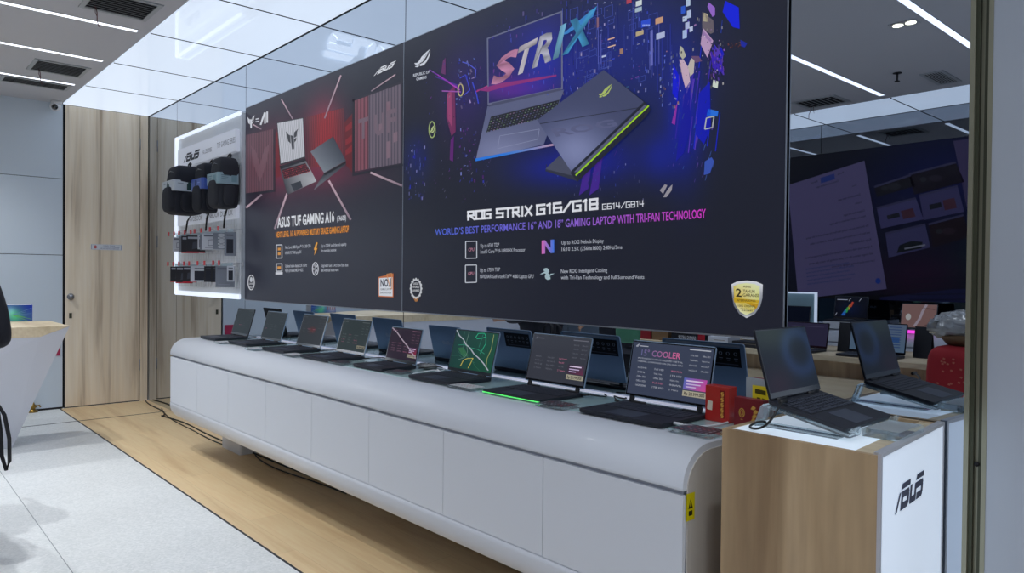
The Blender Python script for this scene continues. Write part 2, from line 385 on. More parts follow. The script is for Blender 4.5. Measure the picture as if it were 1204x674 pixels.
struct('ceiling', MB().box(XW, XR, -5.06, -.86, H, H+.05), 'ceiling_paint')
struct('ceiling_recess', MB().box(XW, XR, -.86, 0.02, H+.03, H+.08), 'black_gap')
struct('ceiling_recess_opposite', MB().box(XW, XR, YO-.02, -5.06, H+.03, H+.08), 'black_gap')
w = MB()
for z0, z1 in ((0.02, 1.636), (1.642, 2.447), (2.453, H)):
    for y0, y1 in ((-2.05, -.848), (-3.25, -2.054), (-4.45, -3.254), (YO, -4.454)): w.box(XW-.06, XW, y0, y1, z0, z1)
struct('wall_left', w, 'blue_grey_panel')
struct('wall_left_backing', MB().box(XW-.12, XW-.03, YO, 0.1, 0, H+.05), 'black_gap')
struct('baseboard_left', MB().box(XW-.03, XW+.004, YO, -.848, 0, .012), 'black_gap')
# mirror panes of both long walls
def panes(name, edges, y, s, mm='mirror'):
    m = MB()
    for a, b in zip(edges, edges[1:]): m.box(a+.0035, b-.0035, y, y+.012*s, .0, H+.03)
    return struct(name, m, mm)
panes('wall_back', [-8.98, -7.99, -6.185, -3.745, -1.285, -.712], 0, 1)
struct('wall_back_backing', MB().box(XW, XR, .016, .06, 0, H+.08), 'black_gap')
panes('wall_front', [-8.98, -7.9, -6.0, -3.9, -1.7, .1, 1.9], YO, -1, 'mirror_dark')
struct('wall_front_backing', MB().box(XW, XR, YO-.06, YO-.016, 0, H+.08), 'black_gap')
struct('trim_4', MB().box(XW, -.712, -.007, .001, H-.006, H+.03), 'black_gap')
struct('trim_5', MB().box(XW, XR, YO-.001, YO+.007, H-.006, H+.03), 'black_gap')
# right end of the mirror wall: metal channel and grey panel
ch = MB().box(-.712, -.699, -.012, .02, 0, H).box(-.664, -.652, -.014, .02, 0, H).box(-.712, -.652, .012, .02, 0, H)
struct('trim_6', ch, 'bronze_frame')
struct('trim_7', MB().box(-.699, -.688, -.004, .015, 0, H).box(-.676, -.664, .001, .015, 0, H), 'bronze_dark')
struct('wall_back_panel', MB().box(-.652, .9, -.012, .04, 0, H), 'grey_wall_panel')
struct('wall_back_panel_right', MB().box(.905, XR, -.012, .04, 0, H), 'grey_wall_panel')
tag(MB().cyl((-.679, -.004, .906), .007, .006, 'y', 14).build('screw_hole', 'black_matte'), 'small dark round screw head in the bronze metal channel beside the grey wall panel', 'screw')
# wooden door
d = thing('door_1', None, None, (XW+.0, -.44, 0)); d['kind'] = 'structure'
MB().box(-.04, .006, -.385, .345, .012, H-.006).build('door_leaf', 'door_oak', d)
MB().box(-.03, -.004, -.392, .352, 0, H).build('door_gap', 'black_gap', d)
MB().box(-.04, .012, .352, .43, .0, H-.006).build('door_frame', 'door_oak', d)
hd = MB().cyl((.006, -.335, 1.195), .034, .012, 'x', 24).cyl((.018, -.335, 1.195), .018, .03, 'x', 20).cyl((.045, -.335, 1.195), .027, .022, 'x', 24, .02).build('door_knob', 'steel', d)
kh = MB().rbox(.006, .012, -.349, -.321, .965, 1.02, .004).build('keyhole_plate', 'bronze_dark', d)
for z in (.35, 1.75, 2.85): MB().cyl((.012, .349, z), .006, .13, 'z', 10).build('hinge', 'steel', d)
sg = thing('door_sign', 'small white and blue notice plate on the wooden door', 'sign', (XW+.007, -.43, 1.737))
MB().box(0, .003, -.152, .152, -.03, .03).build('plate', 'card_white', sg)
A = Art(lambda a, b, l: Vector((.0032+l*.0003, (a-.5)*.3, (b-.5)*.056)))
A.frame([(.01,.03),(.99,.03),(.99,.97),(.01,.97)], .012, (60,90,170), 1)
A.ell((.13,.5), .05, .32, (190,40,50), 1); A.poly([(.09,.43),(.17,.43),(.17,.57),(.09,.57)], (240,240,240), 2)
for t, y, x0, x1 in (('YANG TIDAK', .68, .38, .78), ('BERKEPENTINGAN', .41, .27, .92), ('DILARANG MASUK', .12, .27, .92)): A.text(t, [(x0,y),(x1,y),(x1,y+.19),(x0,y+.19)], (40,60,130), 1)
A.build('lettering', 'print_dull', sg)

# luminous ceiling tiles along both mirror walls
ordn = ['first','second','third','fourth','fifth','sixth','seventh','eighth','ninth','tenth','eleventh']
for side, (y0, y1) in (('above the black posters', (-.848, -.008)), ('along the far mirror wall', (YO+.008, -5.07))):
    for i, (a, b) in enumerate(zip(PANX, PANX[1:])):
        t = thing('luminous_ceiling_tile', '%s glowing white ceiling tile from the wooden door, row %s' % (ordn[i], side), 'ceiling light', ((a+b)/2, (y0+y1)/2, H), group='glowing ceiling tiles '+side)
        w2, d2 = (b-a)/2-.0055, (y1-y0)/2
        MB().box(-w2, w2, -d2, d2, -.002, .012).build('diffuser', 'luminous', t)
        MB().box(-w2-.0055, w2+.0055, -d2, d2, .012, .028).build('tray', 'black_gap', t)
        MB().box(w2, w2+.011, -d2, d2, -.005, .012).build('joint_bar', 'black_gap', t)
for i, x in enumerate((-7.97, -6.915, -5.885, -4.86, -3.86, -2.875, -1.815, -.8)):
    t = thing('ceiling_strip_light', '%s long white strip light from the wooden door, across the grey ceiling' % ordn[i], 'strip light', (x, -2.92, H), group='strip lights in the grey ceiling')
    MB().box(-.026, .026, -1.985, 1.985, -.004, .002).build('diffuser', 'strip_light', t)
    MB().box(-.03, -.026, -1.99, 1.99, -.005, .002).box(.026, .03, -1.99, 1.99, -.005, .002).build('trim', 'alu_white', t)
# air grilles
def grille(x0, x1, y0, y1, label, wires=True, n=9, group=None):
    t = thing('ceiling_air_grille', label, 'air vent', ((x0+x1)/2, (y0+y1)/2, H)); w2, d2 = (x1-x0)/2, (y1-y0)/2
    MB().box(-w2, w2, -d2, -d2+.03, -.008, 0).box(-w2, w2, d2-.03, d2, -.008, 0).box(-w2, -w2+.03, -d2+.03, d2-.03, -.008, 0).box(w2-.03, w2, -d2+.03, d2-.03, -.008, 0).build('frame', 'grille_grey', t, .002)
    MB().box(-w2+.03, w2-.03, -d2+.03, d2-.03, -.0015, 0).build('backing', 'black_matte', t)
    s = MB()
    for k in range(n):
        x = -w2+.045+(2*w2-.09)*k/(n-1); M = Matrix.Translation((x, 0, -.004)) @ Matrix.Rotation(R(22), 4, 'Y'); s.box(-.013, .013, -d2+.03, d2-.03, -.0008, .0008, M)
    s.build('louvre', 'grille_grey', t)
    if wires:
        q = MB().tube([(-w2+.07, -d2+.09, -.004), (-w2+.08, -d2+.095, -.04), (-w2+.06, -d2+.1, -.09), (-w2+.065, -d2+.11, -.13)], .003, 6).tube([(-w2+.1, -d2+.08, -.004), (-w2+.1, -d2+.08, -.05), (-w2+.11, -d2+.09, -.08)], .002, 6)
        q.build('loose_wire', 'wire_red', t)
mat('grille_grey', (176,180,184), .5); mat('wire_red', (110,60,66), .6)
grille(-5.62, -5.2, -1.37, -.95, 'square grey ceiling air vent beside the posters, with a red wire hanging from it')
grille(-7.66, -7.23, -1.37, -.95, 'square grey ceiling air vent nearer the wooden door, with red wires hanging from it')
grille(-8.3, -8.03, -1.5, -.94, 'narrow slotted dark air vent in the ceiling next to the blue grey wall', False, 5)
grille(-2.37, -2.18, -4.87, -4.38, 'narrow dark ceiling air vent reflected beside the bronze channel', False, 6)
grille(-3.63, -3.18, -4.93, -4.55, 'square dark ceiling air vent with a hanging wire, reflected beside the large poster')
t = thing('downlight', 'rectangular recessed twin spotlight in the grey ceiling, seen only in the mirror', 'ceiling light', (-1.975, -2.95, H))
MB().box(-.09, .09, -.055, .055, -.006, 0).build('housing', 'alu_white', t, .003)
for x in (-.042, .042): MB().cyl((x, 0, -.009), .034, .003, 'z', 20).build('lamp', 'lamp_warm', t) if 'lamp_warm' in MATS else (mat('lamp_warm', (255,250,225), .4, emit=(255,248,215), es=5), MB().cyl((x, 0, -.009), .034, .003, 'z', 20).build('lamp', 'lamp_warm', t))
t = thing('fire_sprinkler', 'small dark fire sprinkler head hanging from the grey ceiling between two air vents', 'sprinkler', (-2.48, -4.2, H))
MB().cyl((0,0,-.006), .035, .006, 'z', 20).build('rose', 'black_plastic', t); MB().cyl((0,0,-.07), .008, .064, 'z', 10).cyl((0,0,-.076), .022, .006, 'z', 16).build('nozzle', 'black_plastic', t)
# security camera
t = thing('security_camera', 'white dome security camera in the ceiling corner above the blue grey wall', 'camera', (XW+.1, -.925, H))
MB().cyl((0,0,-.03), .05, .03, 'z', 24).build('base', 'white_plastic', t)
M = Matrix.Translation((.005, -.01, -.055))
MB().blob((.005,-.01,-.055), .052, .052, .05, 2.0, 24, 12).build('body', 'white_plastic', t)
MB().cyl((.04,-.015,-.065), .032, .022, 'x', 20, .024).build('lens', 'black_gloss', t) if 'black_gloss' in MATS else (mat('black_gloss', (10,11,14), .1, coat=1), MB().cyl((.036,-.02,-.068), .032, .022, 'x', 20, .024).build('lens', 'black_gloss', t))

# ---------------------------------------------------------------- posters (backlit fabric boxes hung in front of the mirror)
PY = -.0125
def PW(u, v, l): p = at(u, v, y=PY); return Vector((p.x, p.y - l*.0007, p.z))
def poster(name, label, x0, x1, z0, z1):
    t = thing(name, label, 'poster', ((x0+x1)/2, 0, z0))
    w2 = (x1-x0)/2; h = z1-z0
    MB().box(-w2, w2, -.012, -.001, 0, h).build('box', 'black_plastic', t)
    MB().box(-w2-.003, w2+.003, -.014, -.008, -.006, 0).box(-w2-.003, w2+.003, -.014, -.008, h, h+.003).box(-w2-.003, -w2, -.014, -.008, 0, h).box(w2, w2+.003, -.014, -.008, 0, h).build('frame', 'poster_edge', t)
    return t
def loc(t): # artwork is laid out in room coordinates; bring it under its thing
    M = Matrix.Translation(t.location).inverted(); return lambda u, v, l: M @ PW(u, v, l)
G = lambda u, v, cu, cv, ru, rv: math.exp(-((u-cu)/ru)**2 - ((v-cv)/rv)**2)
def add3(c, k, g): return tuple(min(255, c[i]+k[i]*g) for i in range(3))

# --- large poster
P2 = poster('advertising_poster', 'large black lit poster of two silver laptops over a blue neon city', -3.738, -1.289, 1.237, 2.866)
a = Art(loc(P2))
def bg2(p):
    u, v = p; c = (29, 32, 47)
    c = add3(c, (-4,4,46), G(u,v,700,85,120,95)); c = add3(c, (-3,4,44), G(u,v,760,40,70,80))
    c = add3(c, (-16,-2,105), G(u,v,806,140,22,70)); c = add3(c, (-12,-4,75), G(u,v,700,190,60,28)); c = add3(c, (-8,0,50), G(u,v,490,185,16,30))
    c = add3(c, (-8,-2,55), G(u,v,640,200,50,22)); c = add3(c, (16,0,40), G(u,v,545,110,30,60)); c = add3(c, (4,2,60), G(u,v,640,80,60,50))
    c = add3(c, (-8,0,60), G(u,v,775,185,20,30)); return tuple(max(0, x) for x in c)
q0 = []
for (x, z) in ((-3.737, 1.238), (-1.29, 1.238), (-1.29, 2.865), (-3.737, 2.865)):
    dd = Vector((x, PY, z)) - CAM; q0.append((602+FPX*dd.dot(CR)/dd.dot(CF), 337-FPX*dd.dot(CU)/dd.dot(CF)))
# the background grid is laid out in poster coordinates, coloured by where its points lie in the picture of the city
kk = len(a.v); NX, NY = 90, 60
Mi = Matrix.Translation(P2.location).inverted()
for j in range(NY+1):
    for i in range(NX+1):
        w_ = Vector((-3.737+2.447*i/NX, PY, 1.238+1.627*j/NY)); dd = w_-CAM; u = 602+FPX*dd.dot(CR)/dd.dot(CF); v = 337-FPX*dd.dot(CU)/dd.dot(CF)
        a.v.append(Mi @ w_); a.c.append(rgb(bg2((u, v))))
a.f += [(j*(NX+1)+i, j*(NX+1)+i+1, (j+1)*(NX+1)+i+1, (j+1)*(NX+1)+i) for j in range(NY) for i in range(NX)]
rr = random.Random(3)
NEON = [(150,160,235),(90,110,230),(200,190,240),(60,80,220),(230,170,150),(170,90,220),(120,190,240),(210,210,240)]
def neon(n, u0, u1, v0, v1, wmax, hmax, cols=NEON, l=2, slant=0):
    for _ in range(n):
        u = rr.uniform(u0, u1); v = rr.uniform(v0, v1); w = rr.uniform(.4, wmax); h = rr.uniform(.6, hmax); c = rr.choice(cols); k = rr.uniform(.35, 1); c = tuple(x*k for x in c)
        a.poly([(u,v),(u+w,v-w*.3),(u+w+slant*h,v-w*.3+h),(u+slant*h,v+h)], c, l)
# streets of light
neon(140, 668, 770, 0, 120, 1.6, 5, NEON[:4]); neon(60, 690, 760, 0, 110, 4, 1.2); neon(40, 655, 700, 55, 110, 1.2, 6, NEON[:4])
for _ in range(26):
    u = rr.uniform(670, 765); v = rr.uniform(5, 100); w = rr.uniform(4, 12); h = rr.uniform(4, 16); a.frame([(u,v),(u+w,v-w*.35),(u+w,v-w*.35+h),(u,v+h)], .5, (70,85,175), 2)
for u, v, w, h, c in ((748,2,7,6,(225,235,235)),(747,10,8,5,(180,200,215)),(737,0,6,5,(190,70,90)),(754,25,11,8,(40,80,220)),(771,22,9,7,(215,165,130)),(772,40,10,7,(190,200,235)),(748,38,9,5,(200,180,140)),(715,46,8,1.5,(230,180,150)),(715,55,9,1.5,(230,190,160)),(729,58,4,6,(170,130,110)),(708,66,5,2,(200,210,240)),(702,21,2.5,12,(140,100,120)),(801,8,5,9,(40,90,210)),(807,0,5,8,(190,210,235)),(808,13,5,9,(190,205,235)),(803,20,5,6,(200,215,240)),(806,27,5,8,(190,200,235)),(803,36,5,10,(180,200,240)),(811,32,4,6,(200,210,240)),(765,36,3,42,(110,115,200))):
    a.poly([(u,v),(u+w,v-w*.3),(u+w,v-w*.3+h),(u,v+h)], c, 3)
for k in range(6): a.poly([(756+k*1.5,29),(757+k*1.5,28.6),(757+k*1.5,31),(756+k*1.5,31.4)], (170,190,255), 4)
# shards on the right side of the city
for pts, c in (([(834,3),(841,9),(841,18),(838,20),(832,8)], (160,110,215)), ([(826,14),(839,24),(840,38),(836,40),(826,34)], (110,100,110)), ([(828,15),(833,17),(832,26),(827,25)], (190,180,150)),
    ([(827,33),(839,48),(832,68),(824,52)], (200,165,205)), ([(827,36),(837,47),(836,50),(826,41)], (150,120,180)), ([(800,54),(803,56),(807,66),(803,70),(799,64)], (190,190,170)), ([(799,70),(804,70),(810,80),(812,98),(808,110),(803,92)], (215,185,205)),
    ([(809,79),(813,68),(817,71),(816,86),(812,90)], (205,195,185)), ([(813,66),(822,66),(826,72),(818,74)], (110,80,120)), ([(853,1),(869,9),(870,34),(862,32),(850,14)], (5,30,235)), ([(871,47),(879,51),(876,56),(871,54)], (20,40,170)),
    ([(839,94),(845,96),(844,104),(838,102)], (225,235,220)), ([(836,60),(848,70),(852,88),(838,80)], (60,30,190)), ([(848,55),(852,64),(846,72)], (15,25,200)), ([(840,52),(848,62),(840,70)], (90,60,190)), ([(833,128),(845,131),(844,137),(831,136)], (40,120,235)),
    ([(795,125),(797,121),(794,147),(790,145)], (150,50,170)), ([(792,75),(799,90),(797,120),(791,110)], (5,20,225)), ([(806,105),(812,95),(812,150),(804,180),(795,190)], (14,20,165)), ([(822,110),(835,96),(836,150),(828,170),(818,158)], (8,22,190)),
    ([(780,232),(786,222),(791,217),(790,224),(784,232)], (165,160,170)), ([(776,224),(782,217),(785,218),(780,228)], (160,155,165)), ([(829,190),(837,185),(840,190),(835,204),(828,206)], (60,90,190))):
    a.poly(pts, c, 3)
a.frame([(831,139),(840,137),(838,150),(829,152)], 1.4, (190,195,190), 4); neon(60, 832, 852, 50, 95, 2.2, 5, [(90,60,190),(120,80,210),(30,40,210),(160,100,220)], 4, .2)
neon(16, 855, 870, 50, 56, 2.5, 2, [(170,90,80),(190,120,90)], 4); neon(50, 800, 850, 20, 110, 1.6, 4, [(230,225,220),(200,150,220),(110,110,140)], 4); neon(50, 785, 840, 110, 210, 1, 7, [(60,80,220),(120,90,200),(90,130,230)], 4, -.3)
neon(60, 775, 800, 60, 128, 1.6, 4, [(170,180,230),(210,150,120),(110,130,230),(150,160,220)], 4); neon(40, 700, 735, 150, 215, 1, 8, [(50,90,220),(90,40,160),(60,60,190)], 3, -.5)
for u in (702, 690): a.poly([(u,182),(u+9,166),(u+2,222),(u-9,230)], (70,36,150), 2)
for k_ in range(26):
    u = rr.uniform(796, 850); v = rr.uniform(20, 150); h = rr.uniform(12, 50); c = rr.choice([(20,40,210),(60,40,170),(90,60,190),(30,60,160),(110,90,170)]); a.poly([(u,v),(u+rr.uniform(.6,2.2),v-.4),(u+1.2-h*.12,v+h),(u-h*.12,v+h)], c, 2.6)
for k_ in range(30):
    u = rr.uniform(660, 790); v = rr.uniform(0, 60); h = rr.uniform(20, 60); a.poly([(u,v),(u+.7,v-.2),(u+.9,v+h),(u+.1,v+h)], rr.choice([(50,60,150),(70,84,180),(44,56,160),(96,104,190)]), 2.6)
# explosion on the left
a.poly([(526,110),(535,100),(536,155),(531,160),(525,138)], (120,44,96), 2); a.poly([(521,72),(524,68),(524,88),(519,86)], (110,50,110), 2); a.poly([(530,165),(534,160),(533,190),(529,188)], (100,30,120), 2); a.poly([(526,112),(531,106),(532,150),(527,140)], (165,70,120), 3)
for p_, q_, c in (((505,82),(541,104),(120,50,170)),((515,88),(541,106),(190,70,200)),((520,107),(542,108),(170,90,190)),((512,90),(540,101),(80,50,160)),((560,108),(576,100),(190,60,140)),((575,100),(660,88),(130,50,150))): a.line(p_, q_, 1.3, c, 3)
a.ring((542,106), 3, 7, 1.2, (210,200,130), 4); neon(40, 536, 562, 68, 128, 2.2, 4, [(50,60,210),(120,150,240),(190,170,230)], 4, .3)
a.path([(544,73),(551,75),(560,82),(559,92)], 1.1, (90,100,225), 4); a.path([(541,92),(548,88),(553,106),(546,112)], 1, (70,80,220), 4); a.path([(556,97),(561,112),(563,122)], 1.3, (60,80,220), 4)
neon(60, 478, 500, 165, 235, 1.4, 5, [(40,50,190),(110,130,230),(60,40,150),(150,150,210)], 3); neon(110, 500, 580, 60, 240, 1, 3.2, [(90,90,130),(120,60,150),(70,80,190),(150,150,180)], 3, -.4); neon(60, 540, 575, 150, 215, 2, 4, [(50,60,200),(130,50,170),(140,150,230)], 3)
neon(30, 575, 640, 20, 50, 1.4, 4, [(60,60,120),(90,90,200)], 3); neon(24, 585, 700, 0, 30, 2, 6, [(60,50,140),(110,100,160),(40,60,180)], 3); neon(30, 640, 760, 190, 235, 1, 4, [(70,90,200),(150,150,200)], 3)
a.ring((508.5,152.5), 3.6, 9.5, 1.3, (170,190,120), 4); eye_mark(a, [(505.5,158),(511.5,157),(511.5,147),(505.5,148)], (200,215,150), 4)
# open laptop
a.poly([(573,45),(662,12.6),(662.5,105),(574,124)], (112,116,146), 5)
q = [(575.5,121.5),(660.8,103),(660.2,15),(574.8,46)]
def scr(p):
    u, v = p; c = (34,36,100); c = add3(c, (60,0,50), G(u,v,600,104,40,14)); c = add3(c, (0,8,70), G(u,v,640,70,30,40)); return c
a.grid(q, 16, 12, scr, 6)
for k in range(40):
    u = rr.uniform(580,656); v = rr.uniform(70,108) if rr.random() < .7 else rr.uniform(30,60); a.poly([(u,v),(u+.8,v),(u+.8,v+rr.uniform(1,6)),(u,v+4)], rr.choice([(80,70,170),(110,60,150),(70,90,210)]), 6.4)
a.poly([(561,106),(590,98),(655,88),(655,90),(592,103),(575,108)], (150,50,130), 6.6)
qs = [(577.5,101),(694,50),(702,8),(586.5,67)]
letters = [((0,.22),(200,150,190)),((.21,.40),(214,206,214)),((.42,.62),(205,205,222)),((.63,.69),(130,200,235)),((.72,1.0),(70,170,225))]
for ch_, ((s0, s1), c) in zip('STRIX', letters):
    qq = [bil(qs, s0, 0), bil(qs, s1, 0), bil(qs, s1, 1), bil(qs, s0, 1)]
    sl = 5; qq = [qq[0], qq[1], (qq[2][0]+1, qq[2][1]), (qq[3][0]+1, qq[3][1])]
    a.text(ch_, qq, (lambda A_, B_, c=c, ch_=ch_: tuple(max(0, min(255, x*(.82+.2*math.sin(B_*16+A_*5)) + (20 if i == 0 and ch_ == 'S' else 0))) for i, x in enumerate(c))), 7, .035)
a.poly([(660,42),(703,7),(698,20),(668,40)], (60,140,215), 6.8); a.poly([(580,121.5),(660,104),(661,106.5),(575,126)], (78,82,112), 6.8)
deck = [(560,188.5),(640,170),(664,105.5),(574,125)]
def dk(p): u, v = p; return add3((98,104,140), (36,36,40), G(u,v,590,180,40,22))
a.grid(deck, 12, 8, dk, 5.5)
kq = [(572.5,156),(652,135.5),(659,117.5),(578,137.5)]; a.poly(kq, (30,32,46), 7)
for j in range(6):
    for i in range(22):
        p = bil(kq, (i+.3)/22, (j+.35)/6); c = rr.choice([(96,110,104),(120,150,110),(110,110,160),(80,84,110),(150,120,150)]); a.poly([(p[0],p[1]),(p[0]+1.5,p[1]-.4),(p[0]+1.3,p[1]+.7),(p[0]-.2,p[1]+1.1)], c, 7.5)
a.frame([(586,175),(633,164),(635,152),(588.5,160)], .6, (150,156,190), 7)
for k in range(20):
    t0, t1 = k/20, (k+1)/20; c0 = lin((40,130,240), (205,160,185), max(0, t0-.3)/.7); a.poly([lin((560,189.8),(652,171.5),t0), lin((560,189.8),(652,171.5),t1), lin((560,186.6),(652,169),t1), lin((560,186.6),(652,169),t0)], c0, 8)
# closed laptop
a.poly([(642,199),(659,183),(676,203),(681,207),(679,213)], (78,82,104), 8.2); a.poly([(643,199),(679,208),(679,213),(642,201.5)], (50,54,72), 8.3)
a.poly([(711,82.5),(764,124),(766,129),(760,138),(680,214),(672,204)], (36,40,56), 8.4)
ld = [(672.5,201.5),(758,120.3),(711,82.5),(632.5,141.5)]
def lid(p): u, v = p; return add3((70,76,112), (66,68,76), G(u,v,678,178,42,34))
a.grid(ld, 16, 16, lid, 8.8)
a.poly([(673,202),(678,198),(759.5,121.5),(758,120)], (40,44,62), 9.2); a.poly([(676,202.5),(759,123.5),(762,124.5),(680,203)], (96,100,130), 9.2)
a.line((678,206.5),(764,124.5), 1.8, (170,225,40), 9.6); a.line((636,145.8),(752,127), .8, (36,40,60), 9.4)
for k in range(24): t_ = k/24; p = lin((683,206),(765,128),t_); a.line(p, (p[0]-1,p[1]+5), .7, (24,30,36), 9.6)
eye_mark(a, [(703,117),(717,114),(721,99),(708,102)], (190,210,110), 9.6)
a.text('ROG', [(655,161),(728,148),(722,140),(648,152)], (98,102,140), 9.3, .03)
# marks and writing
eye_mark(a, [(486,82),(504,78),(507.5,57.5),(491,64)], (226,230,240), 9)
a.text('REPUBLIC OF', [(487,90.6),(506,86.2),(506,82.8),(487,87.2)], (215,220,232), 9, .02); a.text('GAMERS', [(490.5,95),(502.5,92.4),(502.5,89),(490.5,91.6)], (215,220,232), 9, .02)
def row(t, u0, v0, h0, u1, v1, h1, c, b=.0, L=9): a.text(t, [(u0,v0),(u1,v1),(u1,v1-h1),(u0,v0-h0)], c, L, b)
block_text(a, 'ROG STRIX', 550.6, 259.6, 11.4, 627.5, 254.2, 13, (240,242,248), 9); block_text(a, 'G16/G18', 631.5, 253.6, 13, 705, 246.8, 14.2, (240,242,248), 9)
block_text(a, 'G614/G814', 709, 247, 7, 758.6, 243.2, 7.6, (236,238,246), 9, .14)
gr = lambda A_, B_: lin((84,112,228), (150,110,222), A_/.5) if A_ < .5 else lin((150,110,222), (232,64,214), (A_-.5)/.5)
row('WORLD\u2019S BEST PERFORMANCE 16\u201d AND 18\u201d GAMING LAPTOP WITH TRI-FAN TECHNOLOGY', 512.6, 277.2, 8, 830.8, 256.4, 11.2, gr, .012)
WT = (205,210,222)
for (u0,v0,u1,v1), s_ in (((548.6,283.8,561.6,304),'CPU'), ((548.3,311.7,561.3,332.4),'GPU')):
    a.frame([(u0,v0+.3),(u1,v0),(u1,v1-.4),(u0,v1)], 1.0, (215,220,230), 9); row(s_, u0+3.2, (v0+v1)/2+1.8, 4, u1-3, (v0+v1)/2+1.4, 4, (205,140,160), .01)
row('Up to 65W TDP', 566, 291.4, 4.6, 588, 290, 4.6, WT); row('Intel\u00ae Core\u2122 i9-14900HX Processor', 566, 298.4, 4.6, 618.6, 295.8, 4.8, WT)
row('Up to 175W TGP', 565.5, 320.2, 4.6, 589, 319, 4.6, WT); row('NVIDIA\u00ae GeForce RTX\u2122 4080 Laptop GPU', 565.5, 327.4, 4.6, 628.4, 327.2, 4.8, WT)
nq = lambda A_, B_: lin((235,120,200), (70,130,240), A_)
a.mesh_uv([(0,0),(.28,0),(.28,1),(0,1),(.72,0),(1,0),(1,1),(.72,1),(.28,.62),(.72,0),(.72,.38),(.28,1)], [(0,1,2,3),(4,5,6,7),(8,9,10,11)], [(638,298.8),(652.6,297.4),(652.6,281.8),(638,283)], nq, 9)
row('Up to ROG Nebula Display', 661.5, 287.8, 4.8, 710.8, 285.4, 4.8, WT); row('16:10 2.5K (2560x1600) 240Hz/3ms', 661.5, 295.4, 4.8, 732.5, 292.8, 4.8, WT)
row('New ROG Intelligent Cooling', 660.7, 321.4, 4.8, 715, 320, 4.8, WT); row('with Tri-Fan Technology and Full Surround Vents', 660.7, 328.6, 4.8, 758.5, 328, 4.8, WT)
for s_ in (1, -1):
    f_ = lambda x, y: (644.3+s_*x, 322.2-s_*y)
    a.poly([f_(-8.6,-.5), f_(-5,1.5), f_(-2,.2), f_(-1,-1.2), f_(1,.5), f_(2.6,2.4), f_(2,5.4), f_(-.5,7), f_(-4,6.2), f_(-3.8,3.4), f_(-1.6,2.6), f_(-4.6,-.2)], (176,200,208), 9)
a.ring((490.2,339.5), 6, 10.5, 1.7, (205,208,214), 9)
for k in range(16): th = 2*math.pi*k/16; a.ell((490.2+6.6*math.cos(th), 339.5+11.4*math.sin(th)), .9, 1.4, (214,216,220), 9.3, 8)
for s_, y, w in (('2023',335,3),('WORLD',339,4),('AWARD',343,4)): row(s_, 490.2-w, y, 2.6, 490.2+w, y-.1, 2.6, (220,222,226), .02)
a.poly([(487,350),(493.5,350),(491.5,354.6),(489,354.6)], (180,120,60), 9.3)
# shield
zs = lambda p: (850+p[0]*.0964, 320+p[1]*.0964)
sh = [(115,150),(180,118),(300,103),(420,118),(497,152),(492,320),(465,420),(400,510),(300,560),(210,510),(145,410),(125,310)]
a.poly([zs(p) for p in sh], [(235,238,244)]*4+[(235,238,244)]*1+[(150,155,165)]*3+[(235,238,244)]+[(120,124,134)]*3, 9)
inn = [(300+(p[0]-305)*.84, 325+(p[1]-325)*.86) for p in sh]; a.poly([zs(p) for p in inn], [(225,205,90),(236,238,170),(236,242,190),(236,242,190),(236,240,190),(225,225,120),(200,165,40),(225,215,120),(240,245,200),(240,240,190),(236,232,150),(226,190,60)], 9.4)
a.poly([zs(p) for p in ((140,315),(460,345),(445,380),(150,370))], (214,176,40), 9.6); a.poly([zs(p) for p in ((280,370),(448,385),(430,430),(385,480),(400,430))], (206,160,30), 9.6)
for s_, x0, x1, y, h, c in (('ASUS',258,352,188,26,(90,84,50)),('2',170,240,297,100,(52,46,24)),('TAHUN',258,400,250,38,(98,92,52)),('GARANSI',255,445,298,38,(98,92,52)),('INTERNASIONAL',180,415,356,26,(96,80,30)),('100% ORISINAL',195,410,424,28,(96,86,40)),('PERLINDUNGAN',225,385,455,16,(98,92,60)),('RESMI',240,370,474,14,(98,92,60))):
    a.text(s_, [zs((x0,y)), zs((x1,y+6)), zs((x1,y+6-h)), zs((x0,y-h))], c, 9.8, .02)
a.build('artwork', 'print', P2)

# --- smaller poster on the left
P1 = poster('advertising_poster', 'black and red lit poster of a grey laptop in a red room', -6.155, -3.744, 1.236, 2.866)
a = Art(loc(P1)); Mi = Matrix.Translation(P1.location).inverted(); NX, NY = 60, 40; kk = 0
def bg1(u, v):
    c = (40,42,56); c = add3(c, (100,14,22), G(u,v,382,150,22,38)); c = add3(c, (46,2,8), G(u,v,352,190,60,45)); c = add3(c, (50,4,10), G(u,v,325,185,20,40)); c = add3(c, (30,2,6), G(u,v,385,205,60,18))
    return c
for j in range(NY+1):
    for i in range(NX+1):
        w_ = Vector((-6.154+2.409*i/NX, PY, 1.237+1.628*j/NY)); dd = w_-CAM; u = 602+FPX*dd.dot(CR)/dd.dot(CF); v = 337-FPX*dd.dot(CU)/dd.dot(CF)
        a.v.append(Mi @ w_); a.c.append(rgb(bg1(u, v)))
a.f += [(j*(NX+1)+i, j*(NX+1)+i+1, (j+1)*(NX+1)+i+1, (j+1)*(NX+1)+i) for j in range(NY) for i in range(NX)]
zf = lambda x, y: (280+x*.4454, 60+y*.4454)
